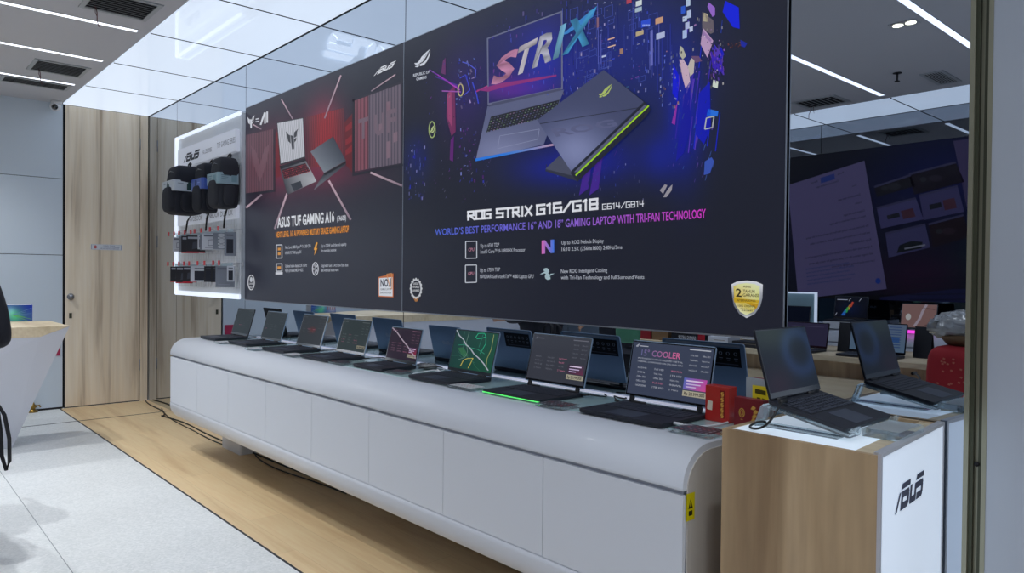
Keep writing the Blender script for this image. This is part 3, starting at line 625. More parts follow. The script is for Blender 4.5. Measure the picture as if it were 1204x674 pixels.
# room in the picture
a.ribs([zf(180,310), zf(285,300), zf(280,150), zf(176,176)], 22, lambda t: lin((96,52,66),(168,50,58),math.sin(t*3.1)), lambda t: lin((78,42,54),(134,38,48),math.sin(t*3.1)), 2)
a.ribs([zf(22,380), zf(94,368), zf(94,206), zf(22,222)], 16, (122,84,96), (70,48,60), 2, .6)
a.poly([zf(20,384), zf(98,372), zf(98,366), zf(20,376)], (44,42,54), 3); a.poly([zf(94,206), zf(99,206), zf(99,372), zf(94,370)], (56,44,56), 3)
a.poly([zf(100,215), zf(112,210), zf(112,330), zf(100,335)], (120,40,50), 2)
a.ribs([zf(308,318), zf(432,296), zf(432,86), zf(308,130)], 15, (118,106,120), (84,76,92), 2, .55)
for s_ in range(10):
    x, y = rr.choice([315,330,352,372,392,410,420]), rr.uniform(130, 270); a.poly([zf(x,y), zf(x+11,y-3), zf(x+11,y+22), zf(x,y+26)], (136,112,126), 2.4)
a.ribs([zf(308,318), zf(345,311), zf(345,118), zf(308,130)], 4, (142,84,98), (98,60,74), 2.6, .55)
a.poly([zf(302,128), zf(309,126), zf(309,322), zf(302,324)], (40,38,50), 3); a.poly([zf(302,324), zf(436,298), zf(436,304), zf(302,331)], (38,38,50), 3); a.poly([zf(302,128), zf(436,78), zf(436,84), zf(302,134)], (48,46,60), 3)
a.poly([zf(280,190), zf(302,165), zf(302,322), zf(284,300)], (104,32,42), 2)
for y in (200, 235, 262): a.poly([zf(284,y), zf(301,y-14), zf(301,y+4), zf(284,y+14)], (140,40,50), 2.5)
for p_, q_, w in (((115,128),(146,182),1.4),((272,64),(229,178),1.6),((416,62),(352,106),1.3),((22,414),(63,379),2.2),((130,376),(97,470),2.2),((240,342),(298,446),2.4),((350,321),(434,356),2.4),((40,194),(62,207),1.2)):
    a.line(zf(*p_), zf(*q_), w, (208,178,190), 3.2, (150,130,144))
for k_, (x_, c_) in enumerate(((330,'T'),(372,'U'),(405,'F'))): a.text(c_, [zf(x_-12,232-k_*9), zf(x_+14,226-k_*9), zf(x_+14,172-k_*12), zf(x_-12,180-k_*12)], (122,104,118), 2.8, .03)
a.poly([zf(34,250), zf(46,262), zf(58,300), zf(70,258), zf(84,244), zf(74,300), zf(58,345), zf(42,302)], (122,88,100), 2.4)
# laptop with the winged crest
a.poly([zf(103,188), zf(173,175), zf(179,282), zf(112,302)], (60,62,70), 4)
a.ribs([zf(114,297), zf(177,279), zf(172,178), zf(105,191)], 16, (212,214,222), (170,172,182), 5, .6)
beak_mark(a, [zf(132,262), zf(161,254), zf(160,205), zf(127,212)], (70,72,80), 6)
a.poly([zf(110,304), zf(178,283), zf(181,290), zf(113,313)], (38,40,48), 5)
a.poly([zf(112,312), zf(180,290), zf(208,344), zf(131,380)], [(70,72,82),(110,112,120),(190,192,198),(60,62,70)], 5)
kq = [zf(123,338), zf(192,318), zf(179,296), zf(117,314)]; a.poly(kq, (56,26,34), 6)
for j in range(5):
    for i in range(14):
        p = bil(kq, (i+.3)/14, (j+.35)/5); a.poly([p, (p[0]+1.2,p[1]-.4), (p[0]+1.1,p[1]+.6), (p[0],p[1]+.9)], rr.choice([(190,60,80),(150,50,64),(120,60,70)]), 6.5)
a.poly([zf(140,352), zf(166,343), zf(172,360), zf(149,371)], (50,54,64), 6)
a.poly([zf(192,266), zf(252,226), zf(286,290), zf(228,322)], [(120,126,138),(58,64,76),(72,80,94),(130,140,150)], 5); a.poly([zf(200,368), zf(228,323), zf(286,291), zf(286,300), zf(240,336)], [(120,124,134),(40,44,54),(50,54,64),(62,66,76),(96,100,110)], 5)
a.poly([zf(226,324), zf(286,291), zf(285,297), zf(232,328)], (28,30,38), 6)
# marks and writing
put_wordmark(a, [(440,89.8),(464,78.6),(466.5,71.3),(443.5,81.2)], (232,234,240), 7)
beak_mark(a, [(291.6,151),(300.2,149.2),(300.2,135.5),(291.6,137.5)], (226,228,236), 7)
a.line((301.3,143.4),(305.4,142.6),1.2,(226,228,236),7); a.line((301.3,140.4),(305.4,139.6),1.2,(226,228,236),7)
a.line((307,147),(312,132.5),2,(226,228,236),7); a.line((312.4,132.5),(312.2,145.5),1.9,(226,228,236),7); a.line((314.8,131.3),(314.8,144.5),1.8,(226,228,236),7)
row('ASUS TUF GAMING A16', 326.8, 267.7, 12, 393.8, 260.6, 12.6, (236,238,244), .03, 7); row('(FA608)', 397, 260, 6, 407.6, 258.8, 6, (226,228,236), .02, 7)
row('NEXT LEVEL 16\u201d AI POWERED MILITARY GRADE GAMING LAPTOP', 325, 279.4, 6.6, 410.8, 273, 8, (238,150,30), .025, 7)
WT = (196,200,210)
for s_, u0, v0, u1, v1 in (('Next Level AMD Ryzen\u2122 7 AI 300 CPU', 336, 292.8, 366, 291), ('NVIDIA\u00ae RTX\u2122 4060 Laptop GPU', 336, 299.3, 354.8, 298), ('Updated stable display 2.5K 165Hz', 336, 314.6, 361.5, 313.6), ('Highly protected MUX + ADS', 336, 319.8, 357, 319.4),
    ('Up to 220W total thermal capacity', 378.3, 291, 408, 288.8), ('for everyday purpose', 378.3, 296.6, 396, 295.4), ('Upgraded Gen 2 Arc Flow Fans dual', 378.3, 314, 410, 313.4), ('fans with dual outlet vents', 378.3, 319.6, 399, 319)):
    row(s_, u0, v0, 3.6, u1, v1, 3.8, WT, .01, 7)
a.frame([(325.6,288.2),(332.2,288),(332.2,303.5),(325.6,303.8)], 1, (214,216,224), 7)
for y in (291.5, 297): a.poly([(327.3,y),(330.6,y-.1),(330.6,y+3),(327.3,y+3.2)], (220,150,60), 7)
a.frame([(325.6,310.4),(332.2,310.2),(332.2,319),(325.6,319.2)], 1, (214,216,224), 7); a.poly([(326.8,313.4),(331,313.2),(331,316.6),(326.8,316.8)], (220,150,60), 7); a.poly([(324.6,320.2),(333,320),(333,322.8),(324.6,323)], (214,216,224), 7)
a.poly([(372.5,285),(374.3,285.5),(372.6,291.6),(374,292),(370,300.6),(371.2,294.2),(369.6,293.8)], (240,170,50), 7)
a.ring((371.5,316.2), 3.4, 7.6, 1, (214,216,224), 7)
for k in range(5): th = 2*math.pi*k/5+.3; a.poly([(371.5,316.2),(371.5+2.4*math.cos(th),316.2+5.6*math.sin(th)),(371.5+2.6*math.cos(th+.5),316.2+6*math.sin(th+.5))], (206,208,216), 7)
a.ring((296,332.3), 3.7, 8.6, 1, (214,216,222), 7); a.ell((296,329), 1.6, 3, (200,204,212), 7)
for s_, y in (('AWARD',335),('2024',339)): row(s_, 293.4, y, 2.4, 298.6, y-.1, 2.4, (214,216,222), .01, 7)
a.poly([(445.6,326),(463.4,321.6),(463.4,349.8),(445.6,349)], (200,110,60), 7); a.poly([(446.6,327.2),(462.4,326),(462.4,348.6),(446.6,347.8)], (226,230,238), 7.4); a.frame([(455.5,322.6),(461.5,321.6),(461.5,340),(460,340)], .9, (215,150,90), 7.6)
row('NO.1', 448.3, 337, 8.6, 460.6, 337, 10, (52,56,76), .03, 7.8); row('GAMING LAPTOP', 448.2, 341.4, 2.4, 460.8, 341.4, 2.4, (90,96,110), .01, 7.8); row('BRAND IN INDONESIA', 448.2, 345.4, 2.4, 460.8, 345.4, 2.4, (90,96,110), .01, 7.8)
a.build('artwork', 'print', P1)
# ---------------------------------------------------------------- long white counter
def arc(cx, cy, rx, ry, a0, a1, n): return [(cx+rx*math.cos(R(a0+(a1-a0)*k/n)), cy+ry*math.sin(R(a0+(a1-a0)*k/n))) for k in range(n+1)]
ZT = .93
def counter(x0, x1, yb, s, label, npan=8, sticker=True, feet=()):
    """counter against the wall at y = yb; s = -1 faces -y, +1 faces +y"""
    t = thing('display_counter', label, 'counter', ((x0+x1)/2, yb+s*.3, 0)); M = Matrix.Translation(t.location).inverted()
    Y = lambda d: yb+s*d
    D = .605
    lowp = [(Y(.003), .268), (Y(.36), .268)] + [(Y(p[0]), p[1]) for p in arc(D-.15, .395, .15, .127, -90, 0, 8)] + [(Y(D), .417), (Y(D-.02), .417), (Y(.003), .417)]
    top = [(Y(.003), .80), (Y(D), .80)] + [(Y(p[0]), p[1]) for p in arc(D-.14, .81, .14, .12, 0, 90, 12)] + [(Y(.003), ZT)]
    MB().prism(lowp, 'x', x0, x1, M, True).build('lower_shell', 'white_laminate', t)
    MB().prism(top, 'x', x0, x1, M, True).build('top_shell', 'white_laminate', t)
    MB().box(x0+.01, x1-.012, min(Y(.003), Y(D-.018)), max(Y(.003), Y(D-.018)), .40, .81, M).build('carcass', 'gap_grey', t)
    pw = (x1-x0)/npan
    for k in range(npan):
        a_, b_ = x0+k*pw+.0014, x0+(k+1)*pw-.0014
        MB().box(a_, b_, min(Y(D-.018), Y(D-.002)), max(Y(D-.018), Y(D-.002)), .4205, .785, M).build('front_panel', 'white_laminate', t)
    ep = [(Y(.02), .29), (Y(.36), .29)] + [(Y(p[0]), p[1]) for p in arc(D-.16, .40, .14, .12, -90, 0, 6)] + [(Y(D-.02), .79)] + [(Y(p[0]), p[1]) for p in arc(D-.15, .80, .13, .11, 0, 90, 8)] + [(Y(.02), .91)]
    MB().prism(ep, 'x', x1, x1+.004, M).build('end_panel', 'grey_end_panel', t)
    MB().prism(ep, 'x', x0-.004, x0, M).build('end_panel', 'white_laminate', t)
    MB().box(x0+.1, x1-.02, min(Y(.03), Y(.40)), max(Y(.03), Y(.40)), ZT, ZT+.004, M).build('glass_top', 'frosted_glass', t)
    MB().box(x0+.3, x1-.02, min(Y(.004), Y(.022)), max(Y(.004), Y(.022)), ZT, ZT+.009, M).build('light_strip', 'led_soft', t)
    for fx, fw, fd in feet: MB().rbox(fx, fx+fw, min(Y(.02), Y(fd)), max(Y(.02), Y(fd)), 0, .268, .02, M).build('foot', 'white_laminate', t)
    if sticker:
        A = Art(lambda u, v, l: M @ Vector((x1+.0045+l*.0003, Y(u), v)))
        A.poly([(.592,.705),(.548,.705),(.548,.79),(.592,.79)], (222,206,20), 0); A.poly([(.58,.72),(.56,.72),(.56,.735),(.58,.735)], (40,38,20), 1)
        A.poly([(.582,.742),(.558,.742),(.57,.774)], (40,38,20), 1); A.poly([(.5735,.748),(.5665,.748),(.5665,.764),(.5735,.764)], (222,206,20), 2)
        A.build('warning_sticker', 'print_dull', t, label='small yellow warning sticker')
    return t
XC0, XC1 = -6.19, -1.295
cnt = counter(XC0, XC1, 0, -1, 'long white counter with rounded edges under the two black posters', feet=((-6.17, .40, .2), (-3.9, .1, .04), (-1.7, .38, .04)))
counter(-6.6, .9, YO, 1, 'long white counter along the far wall, reflected under the dark blue poster', 12, False, feet=((-6.5, .38, .28), (-3.2, .38, .28), (.3, .38, .28)))

# ---------------------------------------------------------------- laptops
def laptop(label, x, y, z=ZT+.004, w=.355, d=.27, lh=.235, lean=18, rz=0, draw=None, base='laptop_dark', lidm='lid_blue', disp='display', group=None, tilt=0, led=None, back=True, bg=(60,64,74), kb=True, name='laptop', thick=.019, bez=.008, gap=.002):
    """x, y: centre of the base; screen faces local -y"""
    t = thing(name, label, 'laptop', (x, y, z), (0, 0, R(rz)), group)
    T = Matrix.Rotation(R(tilt), 4, 'X')
    hw, hd = w/2, d/2; f = .0005
    b = MB().rbox(-hw, hw, -hd, hd, f+.002, f+thick, .012, T, 3, .012)
    bo = b.build('base', base, t, .0015)
    if kb:
        zt = f+thick
        MB().box(-hw*.9, hw*.9, -hd*.1, hd*.76, zt-.001, zt+.0004, T).build('keyboard_well', 'key_black', bo)
        k = MB(); nc = 15; y0, y1 = -hd*.08, hd*.74; rh = (y1-y0)/6; cw = hw*1.78/nc
        for r in range(6):
            c = 0
            while c < nc:
                span = 5 if (r == 0 and c == 4) else (2 if (r in (1, 2) and c in (0, 13)) or (r == 0 and c in (0, 13)) else 1)
                xx = -hw*.89+c*cw; k.box(xx+.0018, xx+cw*span-.0018, y0+r*rh+.0018, y0+(r+1)*rh-.0018, zt, zt+.0018, T); c += span
        k.build('keys', 'key_cap', bo)
        MB().box(-hw*.42, hw*.3, -hd*.9, -hd*.2, zt-.001, zt+.0006, T).build('trackpad', 'trackpad_grey', bo)
    if led: MB().box(-hw*.97, hw*.97, -hd-.001, -hd+.004, f+.003, f+.007, T).build('light_bar', led, bo)
    # hinge and lid
    hz = f+thick+.001; hy = hd-.012
    for hx in (-hw*.8, hw*.45): q_ = MB().cyl((hx, hy, hz), .006, hw*.35, 'x', 12); MB().add([T @ Vector(v) for v in q_.v], q_.f, True).build('hinge', 'black_plastic', t)
    L = T @ Matrix.Translation((0, hy, hz)) @ Matrix.Rotation(R(-(lean)), 4, 'X')
    lo = MB().add([L @ Vector((p.x, p.z*1.0, p.y)) for p in [Vector(q) for q in MB().rbox(-hw, hw, gap, lh, 0, .007, .01).v]], MB().rbox(-hw, hw, gap, lh, 0, .007, .01).f).build('lid', lidm, t, .001)
    MB().box(-hw+.002, hw-.002, -.0006, .001, .004+gap, lh-.003, L).build('bezel', 'black_gloss', lo)
    x0, x1, z0, z1 = -hw+bez, hw-bez, .02+gap*.6, lh-bez
    if gap > .01:
        for hx in (-hw*.86, hw*.76): MB().box(hx, hx+hw*.1, -.004, .006, -.008, gap+.004, L).build('hinge_post', 'black_plastic', t)
    A = Art(lambda a_, b_, l: L @ Vector((x0+(x1-x0)*a_, -.0008-l*.00012, z0+(z1-z0)*b_)))
    A.poly([(0,0),(1,0),(1,1),(0,1)], bg, 0)
    if draw: draw(A)
    A.build('screen', disp, lo)
    if back:    # dark sticker with rows of pale pictograms on the back of the lid
        B = Art(lambda a_, b_, l: L @ Vector((hw-.02-a_*(w-.04)*.62, .0072+l*.0001, lh-.02-.078+b_*.078)))
        B.poly([(0,0),(1,0),(1,1),(0,1)], (10,11,18), 0)
        for k in range(6):
            B.ring((.1+k*.155, .7), .03, .09, .014, (170,176,190), 1, 10); B.line((.06+k*.155, .45), (.14+k*.155, .45), .04, (150,156,170), 1)
            B.line((.07+k*.155, .33), (.13+k*.155, .33), .03, (120,126,140), 1)
        B.line((.06,.14),(.9,.14), .05, (90,94,110), 1)
        B.build('pictogram_sticker', 'print_dull', lo)
        MB().box(-hw+.02, hw-.02, .0065, .008, lh-.014, lh-.006, L).build('top_trim', 'alu', lo)
    else:
        B = Art(lambda a_, b_, l: L @ Vector((.045-a_*.09, .0073+l*.0001, lh*.5-.011+b_*.022)))
        put_wordmark(B, [(0,0),(1,0),(1,1),(0,1)], (190,200,214), 1); B.build('emblem', 'print_dull', lo)
    return t
def spec_screen(head, hc, tc, price=True, block=None, rows=5, seed=1, dim=1.0, sub=(), pale_diagonal=False):
    """a page of specifications: heading, columns of small writing, price tag"""
    def f(A):
        r = random.Random(seed); k = lambda c: tuple(min(255, x*dim) for x in c)
        eye_mark(A, [(.03,.9),(.07,.9),(.08,.97),(.04,.97)], k(tc), 2); A.line((.09,.93),(.2,.93),.015,k(tc),2); A.line((.72,.95),(.97,.95),.02,k(tc),2)
        if head: A.text(head, [(.12,.75),(.62,.75),(.62,.87),(.12,.87)], k(hc) if not isinstance(hc, list) else (lambda a_, b_: k(lin(hc[0], hc[1], a_))), 2, .01)
        for i, s_ in enumerate(sub): A.text(s_, [(.08,.68-i*.06),(.66,.68-i*.06),(.66,.71-i*.06),(.08,.71-i*.06)], k(tc), 2)
        words = ('Windows 11 Home','Intel Core i9','16GB DDR5','1TB SSD','RTX 4060','165Hz','90Wh','2 Years','Wi-Fi 6E','Office 2021','240Hz','Full HD')
        for cx in (.1,.32,.53):
            for i in range(rows):
                y = .5-i*.085; wd = r.uniform(.09,.15); A.text(r.choice(words), [(cx,y),(cx+wd,y),(cx+wd,y+.035),(cx,y+.035)], k(tc) if r.random() < .75 else k((200,120,150)), 2)
        for cx in (.74,.88):
            for i in range(4):
                y = .83-i*.09; wd = .09; A.text(r.choice(words), [(cx,y),(cx+wd,y),(cx+wd,y+.03),(cx,y+.03)], k(tc), 2)
        if block: A.poly([(.7,.22),(.97,.22),(.97,.43),(.7,.43)], [k(c) for c in block], 2); A.line((.73,.38),(.93,.38),.025,k((230,210,240)),3); A.line((.73,.32),(.9,.32),.02,k((210,190,230)),3); A.line((.73,.27),(.85,.27),.02,k((210,190,230)),3)
        if pale_diagonal: A.path([(0,1),(.2,.86),(.45,.62),(.62,.48),(1,.1)], .035, (176,160,176), 4)  # wide pale line running diagonally across the page
        if price: A.poly([(.7,.1),(.98,.1),(.98,.2),(.7,.2)], k((176,170,150)), 3); A.text('Rp 28.999.000', [(.72,.12),(.96,.12),(.96,.18),(.72,.18)], (50,46,50), 4, .02)
    return f
def map_screen(A):      # dark green city map with coloured roads and a wide pale diagonal line
    g = lambda p: (24+10*p[1], 66+16*p[0], 62+6*p[1]); A.grid([(0,0),(1,0),(1,1),(0,1)], 8, 6, g, 1)
    A.poly([(.12,.52),(.3,.3),(.42,.36),(.25,.56)], (52,110,76), 2)
    def pp(pts, w, c): A.path([(p[0]/100, p[1]/100) for p in pts], w, c, 3)
    pp([(12,60),(26,63),(42,57),(60,55),(78,46)], .012, (60,160,130)); pp([(20,98),(22,70),(30,40),(46,28)], .01, (70,120,110)); pp([(32,98),(30,70),(38,45),(34,30),(20,22)], .009, (120,150,140))
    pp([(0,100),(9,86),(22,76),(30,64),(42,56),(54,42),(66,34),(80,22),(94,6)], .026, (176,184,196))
    pp([(50,86),(54,96),(68,98),(73,90),(66,85),(54,82),(50,86)], .013, (50,200,150)); pp([(73,90),(76,72),(68,45)], .013, (50,180,140)); pp([(90,97),(91,60),(86,35),(88,10)], .011, (170,176,110)); pp([(66,97),(62,60)], .008, (50,140,120))
    pp([(28,6),(32,22),(40,28),(54,31),(50,14),(47,4)], .016, (205,190,90)); pp([(48,31),(62,12),(75,2)], .008, (60,120,90)); pp([(14,44),(40,26),(60,20)], .008, (60,120,100)); pp([(0,30),(20,34),(30,26)], .008, (60,120,100))
LG = 'laptops in a row on the long white counter'
LAP = [
 ('open laptop with a dull grey screen at the wooden door end of the white counter', -5.88, -.29, .345, .262, .225, dict(lean=16, bg=(72,82,90), draw=spec_screen(None,(120,110,110),(96,104,110),False,seed=2,rows=3), disp='display_dim', back=False, lidm='lid_black')),
 ('second open laptop from the wooden door end of the white counter, dull grey screen', -5.295, -.285, .355, .262, .225, dict(lean=16, bg=(70,80,88), draw=spec_screen(None,(120,110,110),(98,104,110),False,seed=3,rows=3), disp='display_dim', back=False)),
 ('third open laptop from the wooden door, grey screen with a faint red patch', -4.68, -.285, .36, .262, .23, dict(lean=16, bg=(70,76,84), draw=lambda A: (A.grid([(.35,.35),(.7,.35),(.7,.62),(.35,.62)],6,6,lambda p: add3((70,76,84),(40,-10,-14),G(p[0],p[1],.52,.5,.14,.1)),1), spec_screen(None,(120,110,110),(100,104,110),False,seed=4,rows=2)(A)), disp='display_dim', back=False)),
 ('fourth open laptop from the wooden door, grey green page with a price tag', -4.105, -.285, .355, .262, .225, dict(lean=15, bg=(66,78,82), draw=spec_screen(None,(150,140,140),(126,132,136),True,seed=5,rows=4,dim=.95), disp='display_dim', back=False)),
 ('small open laptop with a dark maroon screen standing under the gap between the two posters', -3.505, -.283, .315, .225, .205, dict(lean=14, bg=(46,36,52), draw=spec_screen(None,(190,90,120),(150,110,130),True,seed=6,rows=4,block=[(90,40,60),(150,40,70),(90,50,80),(60,40,80)], pale_diagonal=True), back=False, base='laptop_dark')),
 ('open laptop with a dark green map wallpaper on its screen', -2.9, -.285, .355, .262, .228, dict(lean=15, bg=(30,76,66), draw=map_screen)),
 ('open laptop with a green light along its front edge and a dark grey specification page', -2.31, -.275, .372, .27, .245, dict(lean=14, bg=(58,61,72), draw=spec_screen(None,(160,80,100),(112,112,124),True,seed=8,rows=4,block=[(70,50,70),(110,50,80),(70,60,80),(60,54,70)]), led='green_led', gap=.018, thick=.015)),
 ('largest open laptop on the white counter, blue grey screen with a pink heading', -1.7, -.285, .392, .29, .25, dict(lean=12, gap=.02, thick=.017, bg=(62,70,92), draw=spec_screen('15\u00b0 COOLER', [(110,110,160),(226,110,160)],(186,190,204),True,seed=9,rows=5,block=[(110,110,190),(220,80,150),(190,80,170),(90,110,190)],sub=('WITH EXCLUSIVE LIQUID METAL','THERMAL COMPOUND ON CPU AND GPU')))),
]
for lb, x, y, w, d, lh, kw in LAP: laptop(lb, x, y, w=w, d=d, lh=lh, group=LG, **kw)

# acrylic spec cards lying flat at the laptops' right front corners
def flat_card(label, x, y, z, w, d, rz, card='card_dark', seed=0, group='clear acrylic specification cards on the white counter', name='specification_card', busy=True):
    t = thing(name, label, 'card', (x, y, z), (0, 0, R(rz)), group)
    MB().rbox(-w/2, w/2, -d/2, d/2, 0, .011, .004).build('acrylic_block', 'acrylic', t)
    r = random.Random(seed); A = Art(lambda a_, b_, l: Vector((-w/2+.006+(w-.012)*a_, -d/2+.006+(d-.012)*b_, .0116+l*.0002)))
    A.poly([(0,0),(1,0),(1,1),(0,1)], (34,34,44) if card == 'card_dark' else (196,200,206), 0)
    for i in range(7):
        for j in range(4):
            if busy: u, v = .06+i*.13, .1+j*.22; A.poly([(u,v),(u+r.uniform(.04,.09),v),(u+.08,v+.06),(u,v+.08)], r.choice([(130,130,140),(170,90,100),(160,160,170),(90,90,110)]), 1)
    A.build('card', 'print_sheen', t); return t
for i, (lb, u, v, w, d, rz, cd) in enumerate((
    ('pale flat specification card in front of the first laptop from the wooden door', 263, 403.5, .13, .1, 0, 'w'), ('pale flat specification card between the second and third laptops from the door', 301, 411, .14, .1, 4, 'w'),
    ('pinkish grey flat card between the third and fourth laptops from the wooden door', 346, 418.5, .15, .1, 2, 'w'), ('dark flat specification card in front of the fourth laptop from the wooden door', 402, 427.5, .16, .1, 0, 'card_dark'),
    ('flat clear acrylic card beside the maroon screened laptop', 470, 438.5, .13, .1, 12, 'card_dark'), ('thick clear acrylic card block in front of the green map laptop', 549, 456.5, .17, .1, 0, 'w'),
    ('dark patterned acrylic card beside the laptop with the green edge light', 656, 478, .15, .11, 0, 'card_dark'), ('dark patterned acrylic card on the counter beside the wooden kiosk', 821, 508.5, .16, .12, 2, 'card_dark'))):
    p = at(u, v, z=ZT+.005); flat_card(lb, p.x, p.y, ZT+.0045, w, d, rz, cd, i)
# crumpled clear packaging beside the maroon laptop
mb = MB(); r = random.Random(5)
mb.blob((0,0,.014), .075, .045, .014, 2.2, 22, 10, lambda q: q + Vector((r.uniform(-1,1), r.uniform(-1,1), r.uniform(-.6,.6)))*.006)
p = at(503, 432.5, z=ZT+.01); o = mb.build('plastic_packaging', 'plastic_wrap'); o.location = (p.x, p.y, ZT+.006); tag(o, 'crumpled clear plastic packaging lying behind the card by the maroon screened laptop', 'packaging')
# cables on the counter
def cable(name, label, pts, r, m, plug=None, cat='cable'):
    cv = bpy.data.curves.new('c', 'CURVE'); cv.dimensions = '3D'; sp = cv.splines.new('NURBS'); sp.points.add(len(pts)-1)
    for q, p in zip(sp.points, pts): q.co = (*p, 1)
    sp.use_endpoint_u = True; sp.order_u = 4; cv.bevel_depth = r; cv.bevel_resolution = 3; cv.resolution_u = 6
    o = bpy.data.objects.new('c', cv); C.objects.link(o); dg = bpy.context.evaluated_depsgraph_get(); dg.update()
    me = bpy.data.meshes.new_from_object(o.evaluated_get(dg)); bpy.data.objects.remove(o); bpy.data.curves.remove(cv)
    me.materials.clear(); me.materials.append(MATS[m])
    for pl in me.polygons: pl.use_smooth = True
    if plug:
        t = thing(name, label, cat, pts[0]); M = Matrix.Translation(-Vector(pts[0])); me.transform(M)
        c = bpy.data.objects.new('cord', me); C.objects.link(c); c.parent = t
        d_ = (Vector(pts[0])-Vector(pts[1])).normalized(); MB().tube([-d_*.03, d_*.006], plug, 10).build('plug', m, t); return t
    o = bpy.data.objects.new(name, me); C.objects.link(o); return tag(o, label, cat)
zc = ZT+.01
cable('charging_cable', 'white charging cable plugged into the side of the largest laptop', [(-1.5,-.36,zc+.006),(-1.46,-.36,zc+.006),(-1.42,-.33,zc),(-1.40,-.2,zc),(-1.42,-.08,zc),(-1.46,-.04,zc)], .003, 'cable_white', .0055)
cable('charging_cable', 'white cable curling out beside the green map laptop', [(-3.09,-.2,zc+.006),(-3.13,-.2,zc+.02),(-3.17,-.24,zc+.004),(-3.19,-.3,zc),(-3.15,-.34,zc),(-3.11,-.31,zc+.002),(-3.14,-.18,zc+.003),(-3.2,-.08,zc),(-3.26,-.05,zc)], .003, 'cable_white', .0055)
cable('charging_cable', 'dark cable looped behind the edge of the largest laptop', [(-1.9,-.17,zc+.004),(-1.925,-.17,zc+.01),(-1.95,-.16,zc+.03),(-1.965,-.12,zc+.01),(-1.95,-.06,zc),(-1.98,-.04,zc)], .003, 'cable_black', .005)
cable('charging_cable', 'dark cable behind the laptop with the green edge light', [(-2.12,-.16,zc+.006),(-2.08,-.15,zc+.012),(-2.04,-.11,zc),(-2.06,-.06,zc),(-2.1,-.04,zc)], .003, 'cable_black', .005)
for x in (-5.68,-5.09,-4.47,-3.9,-3.32):
    cable('charging_cable', {-5.68:'dark cable behind the first laptop from the wooden door',-5.09:'dark cable behind the second laptop from the wooden door',-4.47:'dark cable behind the third laptop from the wooden door',-3.9:'dark cable behind the fourth laptop from the wooden door',-3.32:'dark cable between the maroon screen and the green map laptop'}[x], [(x,-.17,zc+.004),(x+.04,-.16,zc+.01),(x+.1,-.12,zc+.02),(x+.08,-.06,zc),(x+.02,-.05,zc+.004),(x-.02,-.04,zc)], .003, 'cable_black', .0045)

# ---------------------------------------------------------------- red boxes at the right end of the counter
def gift(label, u0, v0, u1, v1, h, y, dth, front, art, rz=0, name='gift_box'):
    p0, p1 = at(u0, v0, y=y), at(u1, v1, y=y); w = p1.x-p0.x
    t = thing(name, label, 'box', ((p0.x+p1.x)/2, y+dth/2, ZT+.0045), (0,0,R(rz)))
    MB().box(-w/2, w/2, -dth/2, dth/2, 0, h).build('carton', front, t, .0015)
    A = Art(lambda a_, b_, l: Vector((-w/2+w*a_, -dth/2-.0005-l*.0002, h*b_))); art(A); A.build('printing', 'print_sheen', t)
    return t
def art1(A):
    A.poly([(.08,.32),(.3,.3),(.32,.56),(.12,.58)], (216,206,190), 1); A.poly([(.62,.12),(.82,.12),(.82,.9),(.62,.9)], (120,14,20), 1)
    for k in range(5): A.text('\u00a7', [(.65,.16+k*.15),(.79,.16+k*.15),(.79,.26+k*.15),(.65,.26+k*.15)], (222,170,80), 2, .02)
def art2(A):
    A.ring((.28,.5), .09, .14, .025, (206,160,74), 1); A.ring((.28,.5), .05, .08, .02, (206,160,74), 1); A.line((.24,.28),(.32,.28),.02,(206,160,74),1)
    for k, (x, y) in enumerate(((.66,.72),(.74,.6),(.7,.46),(.66,.32),(.74,.24))): A.poly([(x-.08,y-.05),(x+.03,y-.07),(x+.1,y+.02),(x,y+.08)], (206,160,74), 1)
g1 = gift('bright orange red gift box with a white tag beside the largest laptop', 829, 490, 857, 494, .128, -.17, .05, 'red_box', art1)
g2 = gift('flat dark red gift box with gold emblems, right of the orange red box', 862, 494, 899, 494, .105, -.2, .03, 'red_deep', art2, -6)
t = thing('sign_holder', 'clear acrylic sign holder with a yellow card behind the dark red gift box', 'sign holder', (at(893,480,y=-.11).x, -.11, ZT+.0045), (0,0,R(-6)))
MB().box(-.055,.055,-.003,.003,0,.165).box(-.055,.055,-.03,.03,0,.004).build('stand', 'clear_band', t)
A = Art(lambda a_, b_, l: Vector((-.055+.11*a_, -.0036-l*.0002, .165*b_))); A.poly([(.25,.3),(.85,.3),(.85,.85),(.25,.85)], (216,196,40), 1)
A.poly([(.35,.68),(.75,.66),(.75,.76),(.35,.78)], (70,66,20), 2); A.poly([(.4,.42),(.55,.4),(.55,.6),(.42,.6)], (70,66,20), 2); A.poly([(.6,.42),(.72,.42),(.75,.58),(.62,.6)], (90,84,20), 2); A.build('card', 'print_sheen', t)

